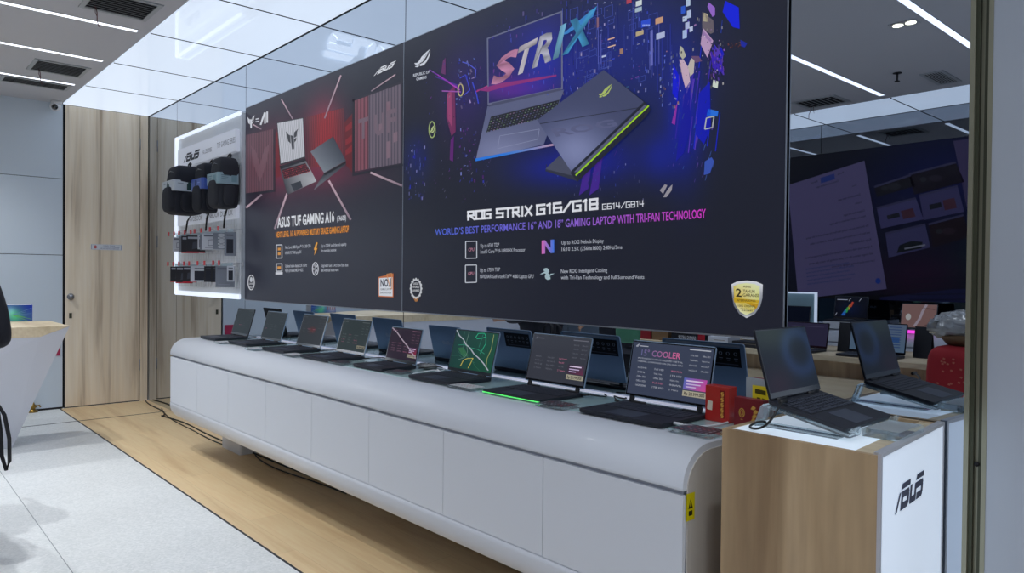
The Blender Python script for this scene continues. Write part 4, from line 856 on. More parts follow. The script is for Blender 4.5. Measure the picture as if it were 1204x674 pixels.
# ---------------------------------------------------------------- wooden kiosk with lit sides
KX0, KX1, KY0, KY1, KZ = -1.165, -.722, -.60, -.012, 1.015
k = thing('display_kiosk', 'wooden kiosk with a glowing white top and lit side, beside the counter end', 'kiosk', ((KX0+KX1)/2, (KY0+KY1)/2, 0)); M = Matrix.Translation(k.location).inverted()
MB().box(KX0, KX1-.007, KY0, KY0+.018, .0, KZ, M).build('front_panel', 'kiosk_oak', k)
MB().box(KX0, KX0+.018, KY0+.018, KY1, 0, KZ, M).build('side_panel', 'kiosk_oak', k)
MB().box(KX0+.018, KX1-.02, KY1-.018, KY1, 0, KZ, M).build('back_panel', 'kiosk_oak', k)
MB().box(KX0+.018, KX1-.07, KY0+.018, KY1-.16, KZ-.02, KZ-.002, M).build('lit_top', 'top_glow', k) if 'top_glow' in MATS else (mat('top_glow', (235,242,248), .25, emit=(214,232,250), es=.5, coat=.3), MB().box(KX0+.018, KX1-.07, KY0+.018, KY1-.13, KZ-.02, KZ-.002, M).build('lit_top', 'top_glow', k))
MB().box(KX1-.07, KX1-.02, KY0+.018, KY1-.018, KZ-.03, KZ-.001, M).build('top_rail', 'desk_oak', k)
MB().box(KX0+.018, KX1-.07, KY1-.13, KY1-.018, KZ-.05, KZ-.02, M).build('cable_recess', 'black_matte', k)
fr = MB().box(KX1-.007, KX1+.002, KY0-.001, KY0+.010, 0, KZ+.006, M).box(KX1-.02, KX1+.002, KY1-.012, KY1, 0, KZ+.006, M).box(KX1-.02, KX1+.002, KY0+.010, KY1-.012, KZ-.004, KZ+.006, M)
fr.build('aluminium_frame', 'alu', k)
mat('side_glow', (230,238,246), .3, emit=(204,220,242), es=.46, coat=.1)
sd = MB().box(KX1-.02, KX1-.001, KY0+.010, KY1-.012, 0, KZ-.004, M).build('lit_side', 'side_glow', k)
print_mat('print_backlit', .42, 1, .3)
A = Art(lambda a_, b_, l: M @ Vector((KX1+l*.0003, a_, b_)))
put_wordmark(A, [(-.482,.843), (-.217,.843), (-.217,.912), (-.482,.912)], (20,26,52), 1)
A.build('emblem', 'print_backlit', k)
for ch in k.children:      # the lit side is not quite square to the wooden front
    for v_ in ch.data.vertices:
        w_ = v_.co + k.location; v_.co.x += -.043*(w_.y-KY0)/(KY1-KY0)*(w_.x-KX0)/(KX1-KX0)

# stand and the laptop on the kiosk
t = thing('acrylic_laptop_stand', 'clear bent acrylic stand holding the tilted laptop on the wooden kiosk', 'laptop stand', (-.968, -.333, KZ)); 
prof = [(-.155,.0),(-.135,.058),(-.128,.064),(-.118,.062),(.118,.012),(.124,.012),(.13,.034)]
def sheet(pts, th):
    up, dn = [], []
    for i, p in enumerate(pts):
        a_ = Vector(pts[max(0, i-1)]); b_ = Vector(pts[min(len(pts)-1, i+1)]); d_ = (b_-a_).normalized(); n_ = Vector((-d_.y, d_.x))*th/2
        up.append(tuple(Vector(p)+n_)); dn.append(tuple(Vector(p)-n_))
    return up + dn[::-1]
mbs = MB()
for s_ in (-1, 1): mbs.prism(sheet(prof, .006), 'y', s_*.13-.03, s_*.13+.03)
mbs.prism(sheet([(-.128,.062),(-.09,.0555)], .006), 'y', -.1, .1)
mbs.prism(sheet([(-.155,.003),(.09,.003)], .005), 'y', -.16, -.1); mbs.prism(sheet([(-.155,.003),(.09,.003)], .005), 'y', .1, .16)
mbs.build('bent_sheet', 'acrylic', t)
def ring_screen(A):
    def g(p):
        d_ = math.hypot((p[0]-.75)*1.2, p[1]-.6); c = (26,34,46); c = add3(c, (8,16,34), math.exp(-((d_-.33)/.12)**2)); c = add3(c, (24,26,16), G(p[0],p[1],.25,.95,.5,.3)); c = add3(c, (16,2,4), G(p[0],p[1],.2,.1,.3,.3)); return tuple(max(0, x) for x in c)
    A.grid([(0,0),(1,0),(1,1),(0,1)], 24, 16, g, 1)
kl = laptop('slim dark laptop tilted on the clear acrylic stand of the wooden kiosk', -.972, -.333, 1.058, w=.318, d=.235, lh=.213, lean=27.5, tilt=12, rz=90, draw=ring_screen, lidm='lid_black', disp='display_dark', back=False, thick=.014, bez=.005, base='kiosk_laptop_dark')
cable('power_cable', 'black cable curling from the tilted laptop onto the glowing kiosk top', [(-1.03,-.49,1.1),(-1.03,-.51,1.1),(-1.02,-.55,1.085),(-1.035,-.575,1.04),(-1.07,-.575,1.022),(-1.11,-.55,1.018),(-1.125,-.51,1.02),(-1.11,-.48,1.03),(-1.09,-.49,1.03)], .0035, 'cable_black', .006)
t = thing('price_holder', 'clear acrylic price holder lying on the glowing kiosk top beside the stand', 'price holder', (-.80, -.31, KZ+.002))
MB().rbox(-.05,.05,-.09,.09,0,.022,.004).build('block', 'acrylic', t); MB().box(-.044,.044,-.084,.084,.0225,.024).build('cover', 'clear_band', t)

# ---------------------------------------------------------------- lit accessory wall
AX0, AX1, AZ0, AZ1 = -7.83, -6.165, 1.245, 2.832
t = thing('accessory_display_wall', 'white lit pegboard wall panel with glowing edges behind the hanging backpacks', 'display wall', ((AX0+AX1)/2, -.03, AZ0)); M = Matrix.Translation(t.location).inverted()
MB().box(AX0, AX1, -.045, -.005, AZ0, AZ1, M).build('board', 'white_gloss', t)
MB().box(AX0-.006, AX0+.03, -.07, -.005, AZ0, AZ1, M).build('side_light', 'led_white', t)
MB().box(AX0, AX1, -.062, -.045, AZ1-.02, AZ1+.006, M).build('top_light', 'led_white', t)
MB().box(AX0, AX1, -.062, -.045, AZ0-.006, AZ0+.035, M).build('bottom_light', 'led_white', t)
mb = MB()
for i in range(27): x = AX0+.09+i*.062; mb.box(x, x+.003, -.0475, -.045, AZ0+.08, 2.5, M)
for j in range(25): z = AZ0+.09+j*.05; mb.box(AX0+.06, AX1-.02, -.0475, -.045, z, z+.003, M)
mb.build('peg_grid', 'alu_white', t)
mat('header_board', (206,210,220), .4, emit=(206,212,226), es=.28)
for z0_, z1_, nm in ((2.5, 2.69, 'header_board'), (1.93, 2.045, 'header_board')):
    MB().box(AX0+.14, AX1-.03, -.085, -.048, z0_, z1_, M).build(nm, 'header_board', t)
A = Art(lambda a_, b_, l: M @ Vector((a_, -.0855-l*.0003, b_)))
put_wordmark(A, [(-7.52,2.545),(-7.06,2.545),(-7.06,2.625),(-7.52,2.625)], (40,46,64), 1)
A.text('ACCESSORIES', [(-6.98,2.565),(-6.75,2.565),(-6.75,2.605),(-6.98,2.605)], (110,114,128), 1); A.text('TUF GAMING SERIES', [(-6.62,2.575),(-6.2,2.575),(-6.2,2.625),(-6.62,2.625)], (130,134,146), 1)
A.text('VIVOBOOK', [(-7.35,1.955),(-6.98,1.955),(-6.98,2.005),(-7.35,2.005)], (120,124,138), 1); A.text('ZENBOOK DUO UX', [(-6.9,1.96),(-6.25,1.96),(-6.25,2.01),(-6.9,2.01)], (120,124,138), 1)
A.build('lettering', 'print_dull', t)
# backpacks: body with pocket, handle, straps and a printed belly band
def backpack(label, x, y, z, w, d, h, m, band, bandart, pocket=True, rz=0, straps=1):
    t = thing('backpack', label, 'backpack', (x, y, z), (0,0,R(rz)), 'backpacks on the lit pegboard')
    def sq(q): k = 1 - .1*max(0, q.z/(h/2))**2; return Vector((q.x*k + (0.02*math.sin(q.z*14)), q.y*(1-.15*max(0, q.z/(h/2))), q.z))
    b = MB().blob((0,0,h/2), w/2, d/2, h/2, 7, 32, 20, sq).build('body', m, t)
    if pocket:
        MB().blob((0,-d*.46,h*.3), w*.4, d*.16, h*.26, 4, 20, 12).build('front_pocket', m, b)
        MB().blob((w*.47,-.0,h*.25), .03, d*.3, h*.2, 3, 16, 10).build('side_pocket', m, b)
    MB().tube([(-.035,.03,h*.96),(-.03,.045,h+.03),(0,.05,h+.045),(.03,.045,h+.03),(.035,.03,h*.96)], .009, 8, flat=.5).build('top_handle', 'fabric_black_shiny', t)
    zp = MB().tube([(-w*.42,-d*.3,h*.7),(-w*.3,-d*.42,h*.84),(0,-d*.46,h*.88),(w*.3,-d*.42,h*.84),(w*.42,-d*.3,h*.7)], .003, 6); zp.build('zip', 'black_gloss', t)
    for k in range(straps):
        sx = (-.3, .34)[k]*w
        MB().tube([(sx, d*.42, h*.9), (sx*1.1, d*.5, h*.6), (sx*1.2, d*.46, h*.2), (sx*1.1, d*.3, 0), (sx*1.0, d*.2, -.05), (sx*1.1, d*.16, -.16-.06*k)], .008, 6, flat=.35).build('shoulder_strap', 'fabric_black_shiny', t)
    bb = MB().rbox(-w/2-.006, w/2+.006, -d/2-.012, d/2*.9, h*.46, h*.68, .02).build('belly_band', band, t)
    for nrm, f_ in (('front', lambda a_, b_, l: Vector((-w/2+.02+(w-.04)*a_, -d/2-.0125-l*.0003, h*.46+h*.22*b_))), ('side', lambda a_, b_, l: Vector((w/2+.0065+l*.0003, -d/2+(d*.9)*a_, h*.46+h*.22*b_)))):
        A = Art(f_); bandart(A); A.build('band_printing', 'print_dull', bb)
    return t
mat('band_white', (196,204,212), .3, coat=.5); mat('band_blue', (70,96,180), .3, coat=.5); mat('band_teal', (150,180,190), .3, coat=.5)
backpack('large rounded black backpack with a white band on the lit pegboard', -7.12, -.2, 2.0, .32, .28, .45, 'fabric_black', 'band_white',
    lambda A: (A.poly([(.42,.1),(.56,.15),(.6,.6),(.5,.95),(.42,.6)], (50,80,76), 1), A.poly([(.56,.3),(.7,.35),(.68,.7),(.58,.6)], (60,96,90), 1), A.line((.1,.7),(.3,.7),.08,(150,160,170),1)), True)
backpack('slim dark backpack with a bright blue band, middle of the three hanging backpacks', -6.72, -.14, 2.0, .28, .16, .44, 'fabric_black', 'band_blue',
    lambda A: (A.poly([(.35,.1),(.55,.2),(.6,.8),(.4,.9)], (40,60,110), 1), A.line((.65,.6),(.9,.6),.08,(150,170,230),1)), True)
backpack('charcoal backpack with a pale teal band hanging beside the red poster', -6.27, -.15, 2.01, .26, .18, .43, 'fabric_dark_grey', 'band_teal',
    lambda A: (A.line((.1,.75),(.5,.75),.07,(110,140,150),1), A.line((.1,.6),(.45,.6),.05,(110,140,150),1), A.line((.1,.45),(.4,.45),.05,(110,140,150),1), A.poly([(.62,.2),(.9,.2),(.9,.8),(.62,.8)], (130,165,176), 1)), True)
# pegs with boxed accessories
def peg(x, z, label):
    t = thing('display_hook', label, 'hook', (x, -.0475, z), group='pegboard hooks with red price tips')
    MB().tube([(0,0,0),(0,-.02,0),(0,-.2,.004)], .003, 6).box(-.012,.012,-.004,0,-.03,.012).build('prong', 'alu', t)
    MB().box(-.017,.017,-.206,-.2,-.018,.02).build('red_tip', 'red_plastic', t)
def pack(x, z, w, h, col, style, label, off=.1, rz=58):
    t = thing('boxed_accessory', label, 'package', (x, -.05-off, z), (0,0,R(rz)), 'boxed accessories on the pegboard')
    MB().box(-w/2, w/2, -.012, .012, -h, -.02).build('carton', col, t, .001); MB().box(-w*.25, w*.25, -.001, .001, -.022, .008).build('hang_tab', 'clear_band', t)
    A = Art(lambda a_, b_, l: Vector((-w/2+w*a_, -.0125-l*.0002, -h+(h-.02)*b_)))
    if style == 'b': A.poly([(.08,.8),(.92,.8),(.92,.92),(.08,.92)], (170,176,190), 1); A.poly([(.3,.2),(.7,.3),(.6,.65),(.35,.6)], (70,74,86), 1); A.poly([(0,0),(1,0),(1,.07),(0,.07)], (190,40,60), 1)
    elif style == 'w': A.poly([(.1,.82),(.6,.82),(.6,.92),(.1,.92)], (110,114,128), 1); A.frame([(.3,.25),(.75,.3),(.7,.65),(.3,.6)], .04, (130,134,150), 1); A.line((.15,.12),(.8,.12),.04,(150,152,166),1)
    elif style == 'g':
        for k in range(5): A.ring((.5,.14+k*.18), .2, .06, .05, (210,214,222), 1, 10)
    else: A.poly([(.2,.1),(.8,.1),(.8,.7),(.2,.7)], (40,44,56), 1); A.line((.2,.86),(.8,.86),.05,(80,84,96),1)
    A.build('printing', 'print_dull', t)
mat('pack_white', (190,194,204), .45); mat('pack_grey', (120,126,138), .45); mat('pack_black', (28,30,38), .4)
nm = {'pack_white':'white', 'pack_grey':'grey', 'pack_black':'black'}
row1 = [(-7.42,.12,.16,'pack_white','w'),(-7.26,.1,.17,'pack_grey','g'),(-7.12,.15,.18,'pack_black','b'),(-6.96,.16,.18,'pack_black','b'),(-6.8,.07,.15,'pack_white','k'),(-6.7,.1,.16,'pack_grey','g'),(-6.53,.18,.16,'pack_white','w'),(-6.32,.14,.16,'pack_grey','g'),(-6.13,.09,.22,'pack_grey','k')]
row2 = [(-7.44,.15,.17,'pack_black','b'),(-7.28,.15,.18,'pack_black','b'),(-7.12,.12,.17,'pack_black','b'),(-6.98,.08,.16,'pack_grey','k'),(-6.84,.16,.16,'pack_white','k'),(-6.62,.08,.16,'pack_black','k'),(-6.45,.08,.16,'pack_black','k'),(-6.24,.15,.2,'pack_grey','w'),(-6.11,.06,.15,'pack_white','k')]
for rn, rw, z in (('upper', row1, 1.83), ('lower', row2, 1.545)):
    for i, (x, w, h, m, st) in enumerate(rw):
        lb = '%s boxed accessory, %s from the wooden door side, %s pegboard row' % (nm[m], ordn[i], rn)
        pack(x, z-.004, w, h, m, st, lb); peg(x, z, '%s red tipped metal hook from the wooden door side, %s pegboard row' % (ordn[i], rn))

# ---------------------------------------------------------------- faceted desk on the left
t = thing('reception_desk', 'faceted white desk with a pale wooden top and a sharp pointed corner', 'desk', (-7.2, -2.6, 0)); M = Matrix.Translation(t.location).inverted()
T_=(-6.79,-1.195,1.02); top = [T_, (-7.607,-1.195,1.02), (-7.9,-2.2,1.02), (-7.9,-3.9,1.02), (-6.79,-3.9,1.02)]
lo_ = [(-6.79,-1.4,.94), (-7.1,-1.27,.94), (-7.55,-1.3,.94), (-7.8,-2.2,.94), (-7.8,-3.88,.94), (-6.79,-3.9,.94)]
vs = [M @ Vector(p) for p in top+lo_]
MB().add(vs, [(0,1,2,3,4), (0,4,10,5), (0,5,6), (0,6,7,1), (1,7,8,2), (2,8,9,3), (3,9,10,4), (5,10,9,8,7,6)]).build('wooden_top', 'desk_oak', t)
mat('desk_white', (206,209,220), .5)
bv = [(-6.79,-1.196,1.018), (-6.792,-1.4,.94), (-6.8,-3.88,.94), (-7.207,-1.53,0), (-7.05,-3.7,0), (-7.55,-1.3,.94), (-7.78,-3.86,.94), (-7.6,-1.6,0), (-7.7,-3.7,0), (-6.92,-2.1,.55), (-7.1,-1.27,.94)]
MB().add([M @ Vector(p) for p in bv], [(0,1,3), (1,9,3), (1,2,9), (2,4,9), (9,4,3), (0,3,10), (10,3,5), (5,3,7), (5,7,8,6), (2,6,8,4), (3,4,8,7), (1,10,5,6,2), (0,10,1)]).build('faceted_body', 'desk_white', t)
MB().box(-7.62,-7.23,-3.68,-1.56,.0,.012, M).build('floor_light', 'led_soft', t)
b = thing('picture_box', 'small box with a blue and green printed front standing on the pale wooden desk top', 'box', (-7.68, -1.485, 1.0215), (0,0,R(-6)))
MB().box(-.05,.05,-.165,.165,0,.145).build('carton', 'card_white', b, .001)
A = Art(lambda a_, b_, l: Vector((.0505+l*.0003, -.165+.33*a_, .145*b_)))
def pb(p):
    c = (60,96,170); c = add3(c, (150,110,50), G(p[0],p[1],.15,.5,.22,.6)); c = add3(c, (30,110,-20), G(p[0],p[1],.62,.3,.16,.4)); c = add3(c, (60,80,60), G(p[0],p[1],.52,.62,.1,.3)); c = add3(c, (-40,-40,10), G(p[0],p[1],1,.9,.2,.3)); return tuple(max(0, min(255, x)) for x in c)
A.grid([(0,0),(1,0),(1,1),(0,1)], 26, 12, pb, 0)
for k in range(8): A.line((.55,.4),(.9+.08*math.sin(k*2),.02+k*.11), .015, (120,200,70) if k < 3 else (120,160,220), 1)
for k in range(4): A.line((.06+k*.09,.2),(.06+k*.09,.7),.03,(170,120,120),1); A.ell((.06+k*.09,.72),.03,.08,(150,110,100),1,8)
A.build('printing', 'print_dull', b)
rp = thing('wall_poster', 'plain pinkish red notice on the blue grey wall behind the desk corner', 'notice', (XW+.001, -1.06, .57))
MB().box(0,.006,-.0,.19,0,.26).build('sheet', 'pink_red', rp)
bz = thing('brass_floor_stop', 'small dark brass floor ornament on the floor against the blue grey wall', 'ornament', (-8.93, -1.125, 0))
MB().lathe([(0,0),(.05,0),(.052,.012),(.03,.022),(.022,.04),(.04,.055),(.042,.068),(.02,.08),(.014,.1),(0,.108)]).build('stem', 'brass', bz)
for s_ in (-1,1): MB().tube([(0,s_*.03,.06),(0,s_*.06,.065),(0,s_*.07,.045)], .008, 8).build('arm', 'brass', bz)
# cables on the floor
cable('floor_cable', 'long thin black cable on the wooden floor under the white counter', [(-6.2,-.1,.006),(-5.4,-.09,.006),(-4.9,-.06,.006),(-4.3,-.05,.006),(-3.6,-.055,.006),(-3.0,-.05,.006),(-2.4,-.06,.006),(-1.5,-.06,.006)], .006, 'cable_black')
cable('floor_cable', 'second black cable bowing out beside the counter foot on the wooden floor', [(-5.72,-.1,.006),(-5.55,-.15,.006),(-5.2,-.17,.006),(-4.9,-.13,.006),(-4.6,-.09,.006),(-4.3,-.07,.006)], .005, 'cable_black')
cable('floor_cable', 'tangled black cable on the floor in the corner between the wooden door and the counter', [(-8.93,-.04,.006),(-8.6,-.1,.006),(-8.2,-.06,.008),(-7.8,-.16,.006),(-7.9,-.2,.012),(-7.6,-.14,.01),(-7.2,-.1,.006),(-6.8,-.14,.006),(-6.3,-.12,.006)], .006, 'cable_black')
cable('floor_cable', 'thin black cable running to the counter end from the mirror corner', [(-8.3,-.05,.006),(-8.0,-.12,.006),(-7.5,-.18,.006),(-7.0,-.16,.006),(-6.4,-.2,.006),(-6.1,-.16,.006)], .005, 'cable_black')

# ---------------------------------------------------------------- people
def skin_obj(name, verts, edges, radii, m, parent, sub=2, root=0, flat=None):
    me = bpy.data.meshes.new(name); me.from_pydata(verts, edges, []); me.update(); o = bpy.data.objects.new(name, me); C.objects.link(o); o.parent = parent
    sk = o.modifiers.new('skin', 'SKIN'); sk.use_smooth_shade = True
    if not me.skin_vertices: me.attributes  # layer is created with the modifier
    for i, r_ in enumerate(radii):
        me.skin_vertices[0].data[i].radius = r_ if isinstance(r_, tuple) else (r_, r_)
    me.skin_vertices[0].data[root].use_root = True
    s_ = o.modifiers.new('sub', 'SUBSURF'); s_.levels = sub; s_.render_levels = sub
    me.materials.append(MATS[m]); return o
def person(label, x, y, rz, shirt, trousers, rel=(0,0), bend_l=.0, bend_r=.0):
    """standing figure 1.72 m, facing local -y; arm bend 0 = hanging, 1 = forearm raised forward"""
    t = thing('person', label, 'person', (x, y, 0), (0,0,R(rz)))
    V, E, Rr = [], [], []
    def v(p, r_, par=None):
        V.append(p); Rr.append(r_); i = len(V)-1
        if par is not None: E.append((par, i))
        return i
    pel = v((0,0,.93), (.15,.105)); wa = v((0,-.005,1.08), (.135,.095), pel); chst = v((0,.0,1.27), (.165,.11), wa); sh_ = v((0,.01,1.4), (.13,.085), chst); nk = v((0,.0,1.48), .052, sh_)
    jaw = v((0,-.02,1.56), (.07,.075), nk); hd_ = v((0,-.01,1.65), (.078,.095), jaw)
    arms = {}
    for s_, bend in ((-1, bend_l), (1, bend_r)):
        a1 = v((s_*.17,.01,1.395), .062, sh_); a2 = v((s_*.225,.02,1.2), .047, a1); el = v((s_*.245,.03,1.08), .042, a2)
        f = Vector((0,-1,.15)).normalized()*bend + Vector((s_*.02,-.12,-1)).normalized()*(1-bend); f.normalize()
        wr = v(tuple(Vector((s_*.245,.03,1.08))+f*.25), .027, el); pm = v(tuple(Vector((s_*.245,.03,1.08))+f*.31), (.036,.02), wr)
        side = Vector((s_,0,0)); fwd = Vector((0,-1,0)) if bend < .5 else Vector((0,0,1))
        base = Vector((s_*.245,.03,1.08))+f*.33; arms[s_] = Vector(base)
        for k, ln in enumerate((.07,.08,.076,.06)):
            o_ = fwd*((k-1.5)*.018); p1 = base+o_+f*.015; p2 = p1+f*ln*.5-side*.006; p3 = p2+f*ln*.4-side*.022
            i1 = v(tuple(p1), .0095, pm); i2 = v(tuple(p2), .009, i1); v(tuple(p3), .008, i2)
        th = base-f*.035+fwd*.028; j1 = v(tuple(th), .011, pm); v(tuple(th+f*.035+fwd*.012-side*.012), .009, j1)
    for s_ in (-1, 1):
        hp = v((s_*.09,0,.86), (.1,.1), pel); kn = v((s_*.1,-.01,.49), .062, hp); an = v((s_*.1,.015,.1), .042, kn); v((s_*.11,-.09,.04), (.04,.03), an)
    skin_obj('body', V, E, Rr, 'skin', t)
    # clothes
    Vs = [(0,0,.93),(0,-.005,1.08),(0,0,1.27),(0,.01,1.4),(0,0,.84),(0,.005,1.475),(0,0,.825)]; Es = [(4,0),(0,1),(1,2),(2,3),(3,5),(6,4)]; Rs = [(.178,.135),(.165,.125),(.195,.14),(.165,.115),(.17,.13),(.078,.078),(.11,.085)]
    for s_, bend in ((-1, bend_l), (1, bend_r)):
        k = len(Vs); f = Vector((0,-1,.15)).normalized()*bend + Vector((s_*.02,-.12,-1)).normalized()*(1-bend); f.normalize()
        Vs += [(s_*.175,.01,1.395),(s_*.228,.02,1.2),(s_*.245,.03,1.08),tuple(Vector((s_*.245,.03,1.08))+f*.2)]; Es += [(3,k),(k,k+1),(k+1,k+2),(k+2,k+3)]; Rs += [.082,.066,.06,.045]
    skin_obj('long_sleeved_top', Vs, Es, Rs, shirt, t)
    Vt = [(0,0,1.0),(0,0,.9)]; Et = [(0,1)]; Rt = [(.12,.09),(.165,.124)]
    for s_ in (-1,1): k = len(Vt); Vt += [(s_*.09,0,.8),(s_*.1,-.01,.49),(s_*.1,.012,.12)]; Et += [(1,k),(k,k+1),(k+1,k+2)]; Rt += [.108,.08,.07]
    skin_obj('trousers', Vt, Et, Rt, trousers, t)
    for s_ in (-1,1): MB().blob((s_*.11,-.045,.05), .05, .135, .05, 2.6, 20, 10, lambda q: Vector((q.x, q.y, max(q.z, -.05)*(1 if q.y > -.03 else .75)))).build('shoe', 'shoe', t)
    # head details
    MB().blob((0,.012,1.675), .088, .108, .095, 2.1, 24, 14, lambda q: q if q.y > -.02 else Vector((q.x, q.y, max(q.z, .062)))).build('hair', 'hair', t)
    MB().blob((0,-.105,1.625), .014, .022, .028, 2, 12, 8).build('nose', 'skin', t)
    for s_ in (-1,1): MB().blob((s_*.03,-.092,1.66), .013, .008, .008, 2, 10, 6).build('eye', 'card_white', t); MB().blob((s_*.086,.0,1.64), .01, .022, .034, 2, 10, 8).build('ear', 'skin', t)
    mat('lips', (160,96,86), .5); MB().blob((0,-.096,1.58), .026, .008, .008, 2, 12, 6).build('mouth', 'lips', t)
    return t, arms
p1, ar = person('person in black long sleeved top and trousers standing by the white desk', -4.78, -2.15, -90, 'fabric_black', 'denim_black', bend_l=.85, bend_r=.15)
p2, ar2 = person('person in black with bent arms, reflected dark under the large poster', -4.32, -2.72, 160, 'fabric_black', 'denim_black', bend_l=.75, bend_r=.75)
# bag carried by the first person
bg = thing('shoulder_bag', 'soft black bag with long dangling straps beside the person at the desk', 'bag', (-4.49, -2.01, .72))
MB().blob((0,0,.06), .16, .06, .15, 3.2, 24, 14).build('body', 'fabric_black_shiny', bg)
for s_, dx in ((1,.0),(-1,.05)): MB().tube([(dx-.06,s_*.02,.2),(dx-.05,s_*.02,.3),(dx+.0,s_*.01,.36),(dx+.05,s_*.02,.3),(dx+.06,s_*.02,.2)], .012, 6, flat=.4).build('handle', 'fabric_black_shiny', bg)
MB().tube([(.1,.04,.1),(.12,.075,.02),(.12,.095,-.1),(.09,.1,-.22),(.06,.09,-.27),(.03,.075,-.2),(.04,.07,-.08),(.06,.05,.08)], .009, 6, flat=.35).build('dangling_strap', 'fabric_black_shiny', bg)
gb = thing('tote_bag', 'pale green bag held by the dark figure, glimpsed in the mirror under the large poster', 'bag', (-4.0, -2.47, .92))
MB().blob((0,0,.07), .12, .05, .1, 3.4, 20, 12).build('body', 'green_bag', gb)
MB().tube([(-.06,0,.15),(-.05,0,.22),(.05,0,.22),(.06,0,.15)], .007, 6).build('handle', 'green_bag', gb)
# ---------------------------------------------------------------- far side of the shop, seen in the mirror
t = thing('display_island', 'pale wooden island table with shelves in the middle of the shop, seen in the mirror', 'table', (-3.15, -3.5, 0)); M = Matrix.Translation(t.location).inverted()
MB().box(-4.65,-1.68,-3.95,-3.06,.83,.87,M).build('table_top', 'desk_oak', t, .002)
MB().box(-4.55,-1.78,-3.85,-3.16,.70,.83,M).build('drawer_box', 'kiosk_oak', t); MB().box(-4.62,-1.71,-3.92,-3.10,.02,.70,M).build('cabinet', 'desk_oak', t)
IG = 'laptops on the wooden island table'
laptop('open laptop with a dim lilac screen on the wooden island, seen in the mirror', -2.85, -3.24, .87, w=.36, d=.24, lh=.215, lean=14, rz=180, bg=(70,64,92), group=IG, disp='display_dim', back=False, lidm='lid_black', draw=lambda A: A.line((.1,.85),(.9,.85),.02,(110,100,130),2))
def pale_page(A):
    A.grid([(0,0),(1,0),(1,1),(0,1)], 4, 4, lambda p: (120+10*p[1],146,170), 1)
    for k in range(9): A.line((.08,.9-k*.09),(.3+.55*((k*37)%10)/10,.9-k*.09),.03,(70,96,150),2)
    A.poly([(.1,.35),(.9,.35),(.9,.55),(.1,.55)], (70,110,170), 2)
laptop('open laptop with a pale blue page of text on the wooden island', -2.28, -3.22, .87, w=.42, d=.24, lh=.24, lean=12, rz=180, bg=(120,146,170), group=IG, disp='display_dim', back=False, lidm='lid_black', draw=pale_page)
for x_, y_, lb in ((-2.58,-3.52,'black tent shaped sign between the two laptops on the wooden island'),(-2.0,-3.5,'black tent shaped sign at the end of the wooden island by the red cloth')):
    s_ = thing('tent_sign', lb, 'sign', (x_, y_, .87)); MB().prism([(-.05,0),(-.043,0),(0,.225),(.043,0),(.05,0),(.005,.235),(-.005,.235)], 'x', -.06, .06).build('folded_board', 'black_plastic', s_)
for i, (x0_, x1_, h_, m_, lb) in enumerate(((-4.52,-4.27,.2,'red_deep','plain dark red carton on the wooden island, under the large poster in the mirror'),(-4.25,-4.07,.16,'brown_card','brown cardboard box between the red and black cartons on the island'),(-4.03,-3.67,.1,'pack_black','black carton with white lettering and a red end on the wooden island'),(-3.64,-3.44,.075,'pack_white','flat white carton beside the black lettered carton on the island'),(-3.40,-3.1,.05,'pack_black','low dark box at the middle of the wooden island'))):
    s_ = thing('carton', lb, 'box', ((x0_+x1_)/2, -3.24, .87), group=None); w2 = (x1_-x0_)/2
    MB().box(-w2,w2,-.1,.1,0,h_).build('box', m_, s_, .001)
    A = Art(lambda a_, b_, l: Vector((w2-2*w2*a_, .1005+l*.0003, h_*b_)))
    if i == 2: A.poly([(0,0),(.2,0),(.2,1),(0,1)], (170,30,46), 1); A.text('GAMING LAPTOP', [(.26,.3),(.78,.3),(.78,.62),(.26,.62)], (210,212,220), 1, .02)
    else: A.line((.15,.6),(.7,.6),.08,(150,140,130),1)
    A.build('printing', 'print_dull', s_)
# red draped plinth and wrapped basket
t = thing('draped_plinth', 'plinth covered by a red cloth at the end of the wooden island', 'plinth', (-1.41, -2.72, 0))
def drape(q): a_ = math.atan2(q.y, q.x); k = 1+.045*math.sin(a_*9)*max(0, (.3-q.z))*1.4; return Vector((q.x*k, q.y*k, q.z))
MB().blob((0,0,.525), .25, .25, .525, 9, 64, 16, drape).build('cloth', 'red_cloth', t)
A = Art(lambda a_, b_, l: Vector((.2-.4*a_, .2515+l*.0004, .55+.45*b_))); rq = random.Random(4)
for k in range(40): x_, y_ = rq.uniform(.1,.9), rq.uniform(.5,.95); A.poly([(x_,y_),(x_+.03,y_+.01),(x_+.02,y_+.03),(x_-.01,y_+.02)], (190,110,90), 1)
A.build('pale_pattern', 'print_dull', t)
t = thing('wrapped_basket', 'gift basket wrapped in crinkled clear plastic standing on the red cloth', 'basket', (-1.45, -2.72, 1.052))
MB().lathe([(0,0),(.15,0),(.2,.06),(.19,.065),(.14,.01)]).build('basket', 'brown_card', t)
r = random.Random(8); MB().blob((0,0,.11), .25, .2, .1, 2.2, 40, 22, lambda q: q+Vector((r.uniform(-1,1), r.uniform(-1,1), r.uniform(-1,1)))*.014).build('clear_wrap', 'plastic_wrap', t)
for k, c_ in enumerate(('red_box','gold','green_bag','brown_card')): MB().blob((-.1+k*.065,.02*(-1)**k,.07), .035, .035, .05, 2.4, 12, 8).build('wrapped_sweet', c_, t)
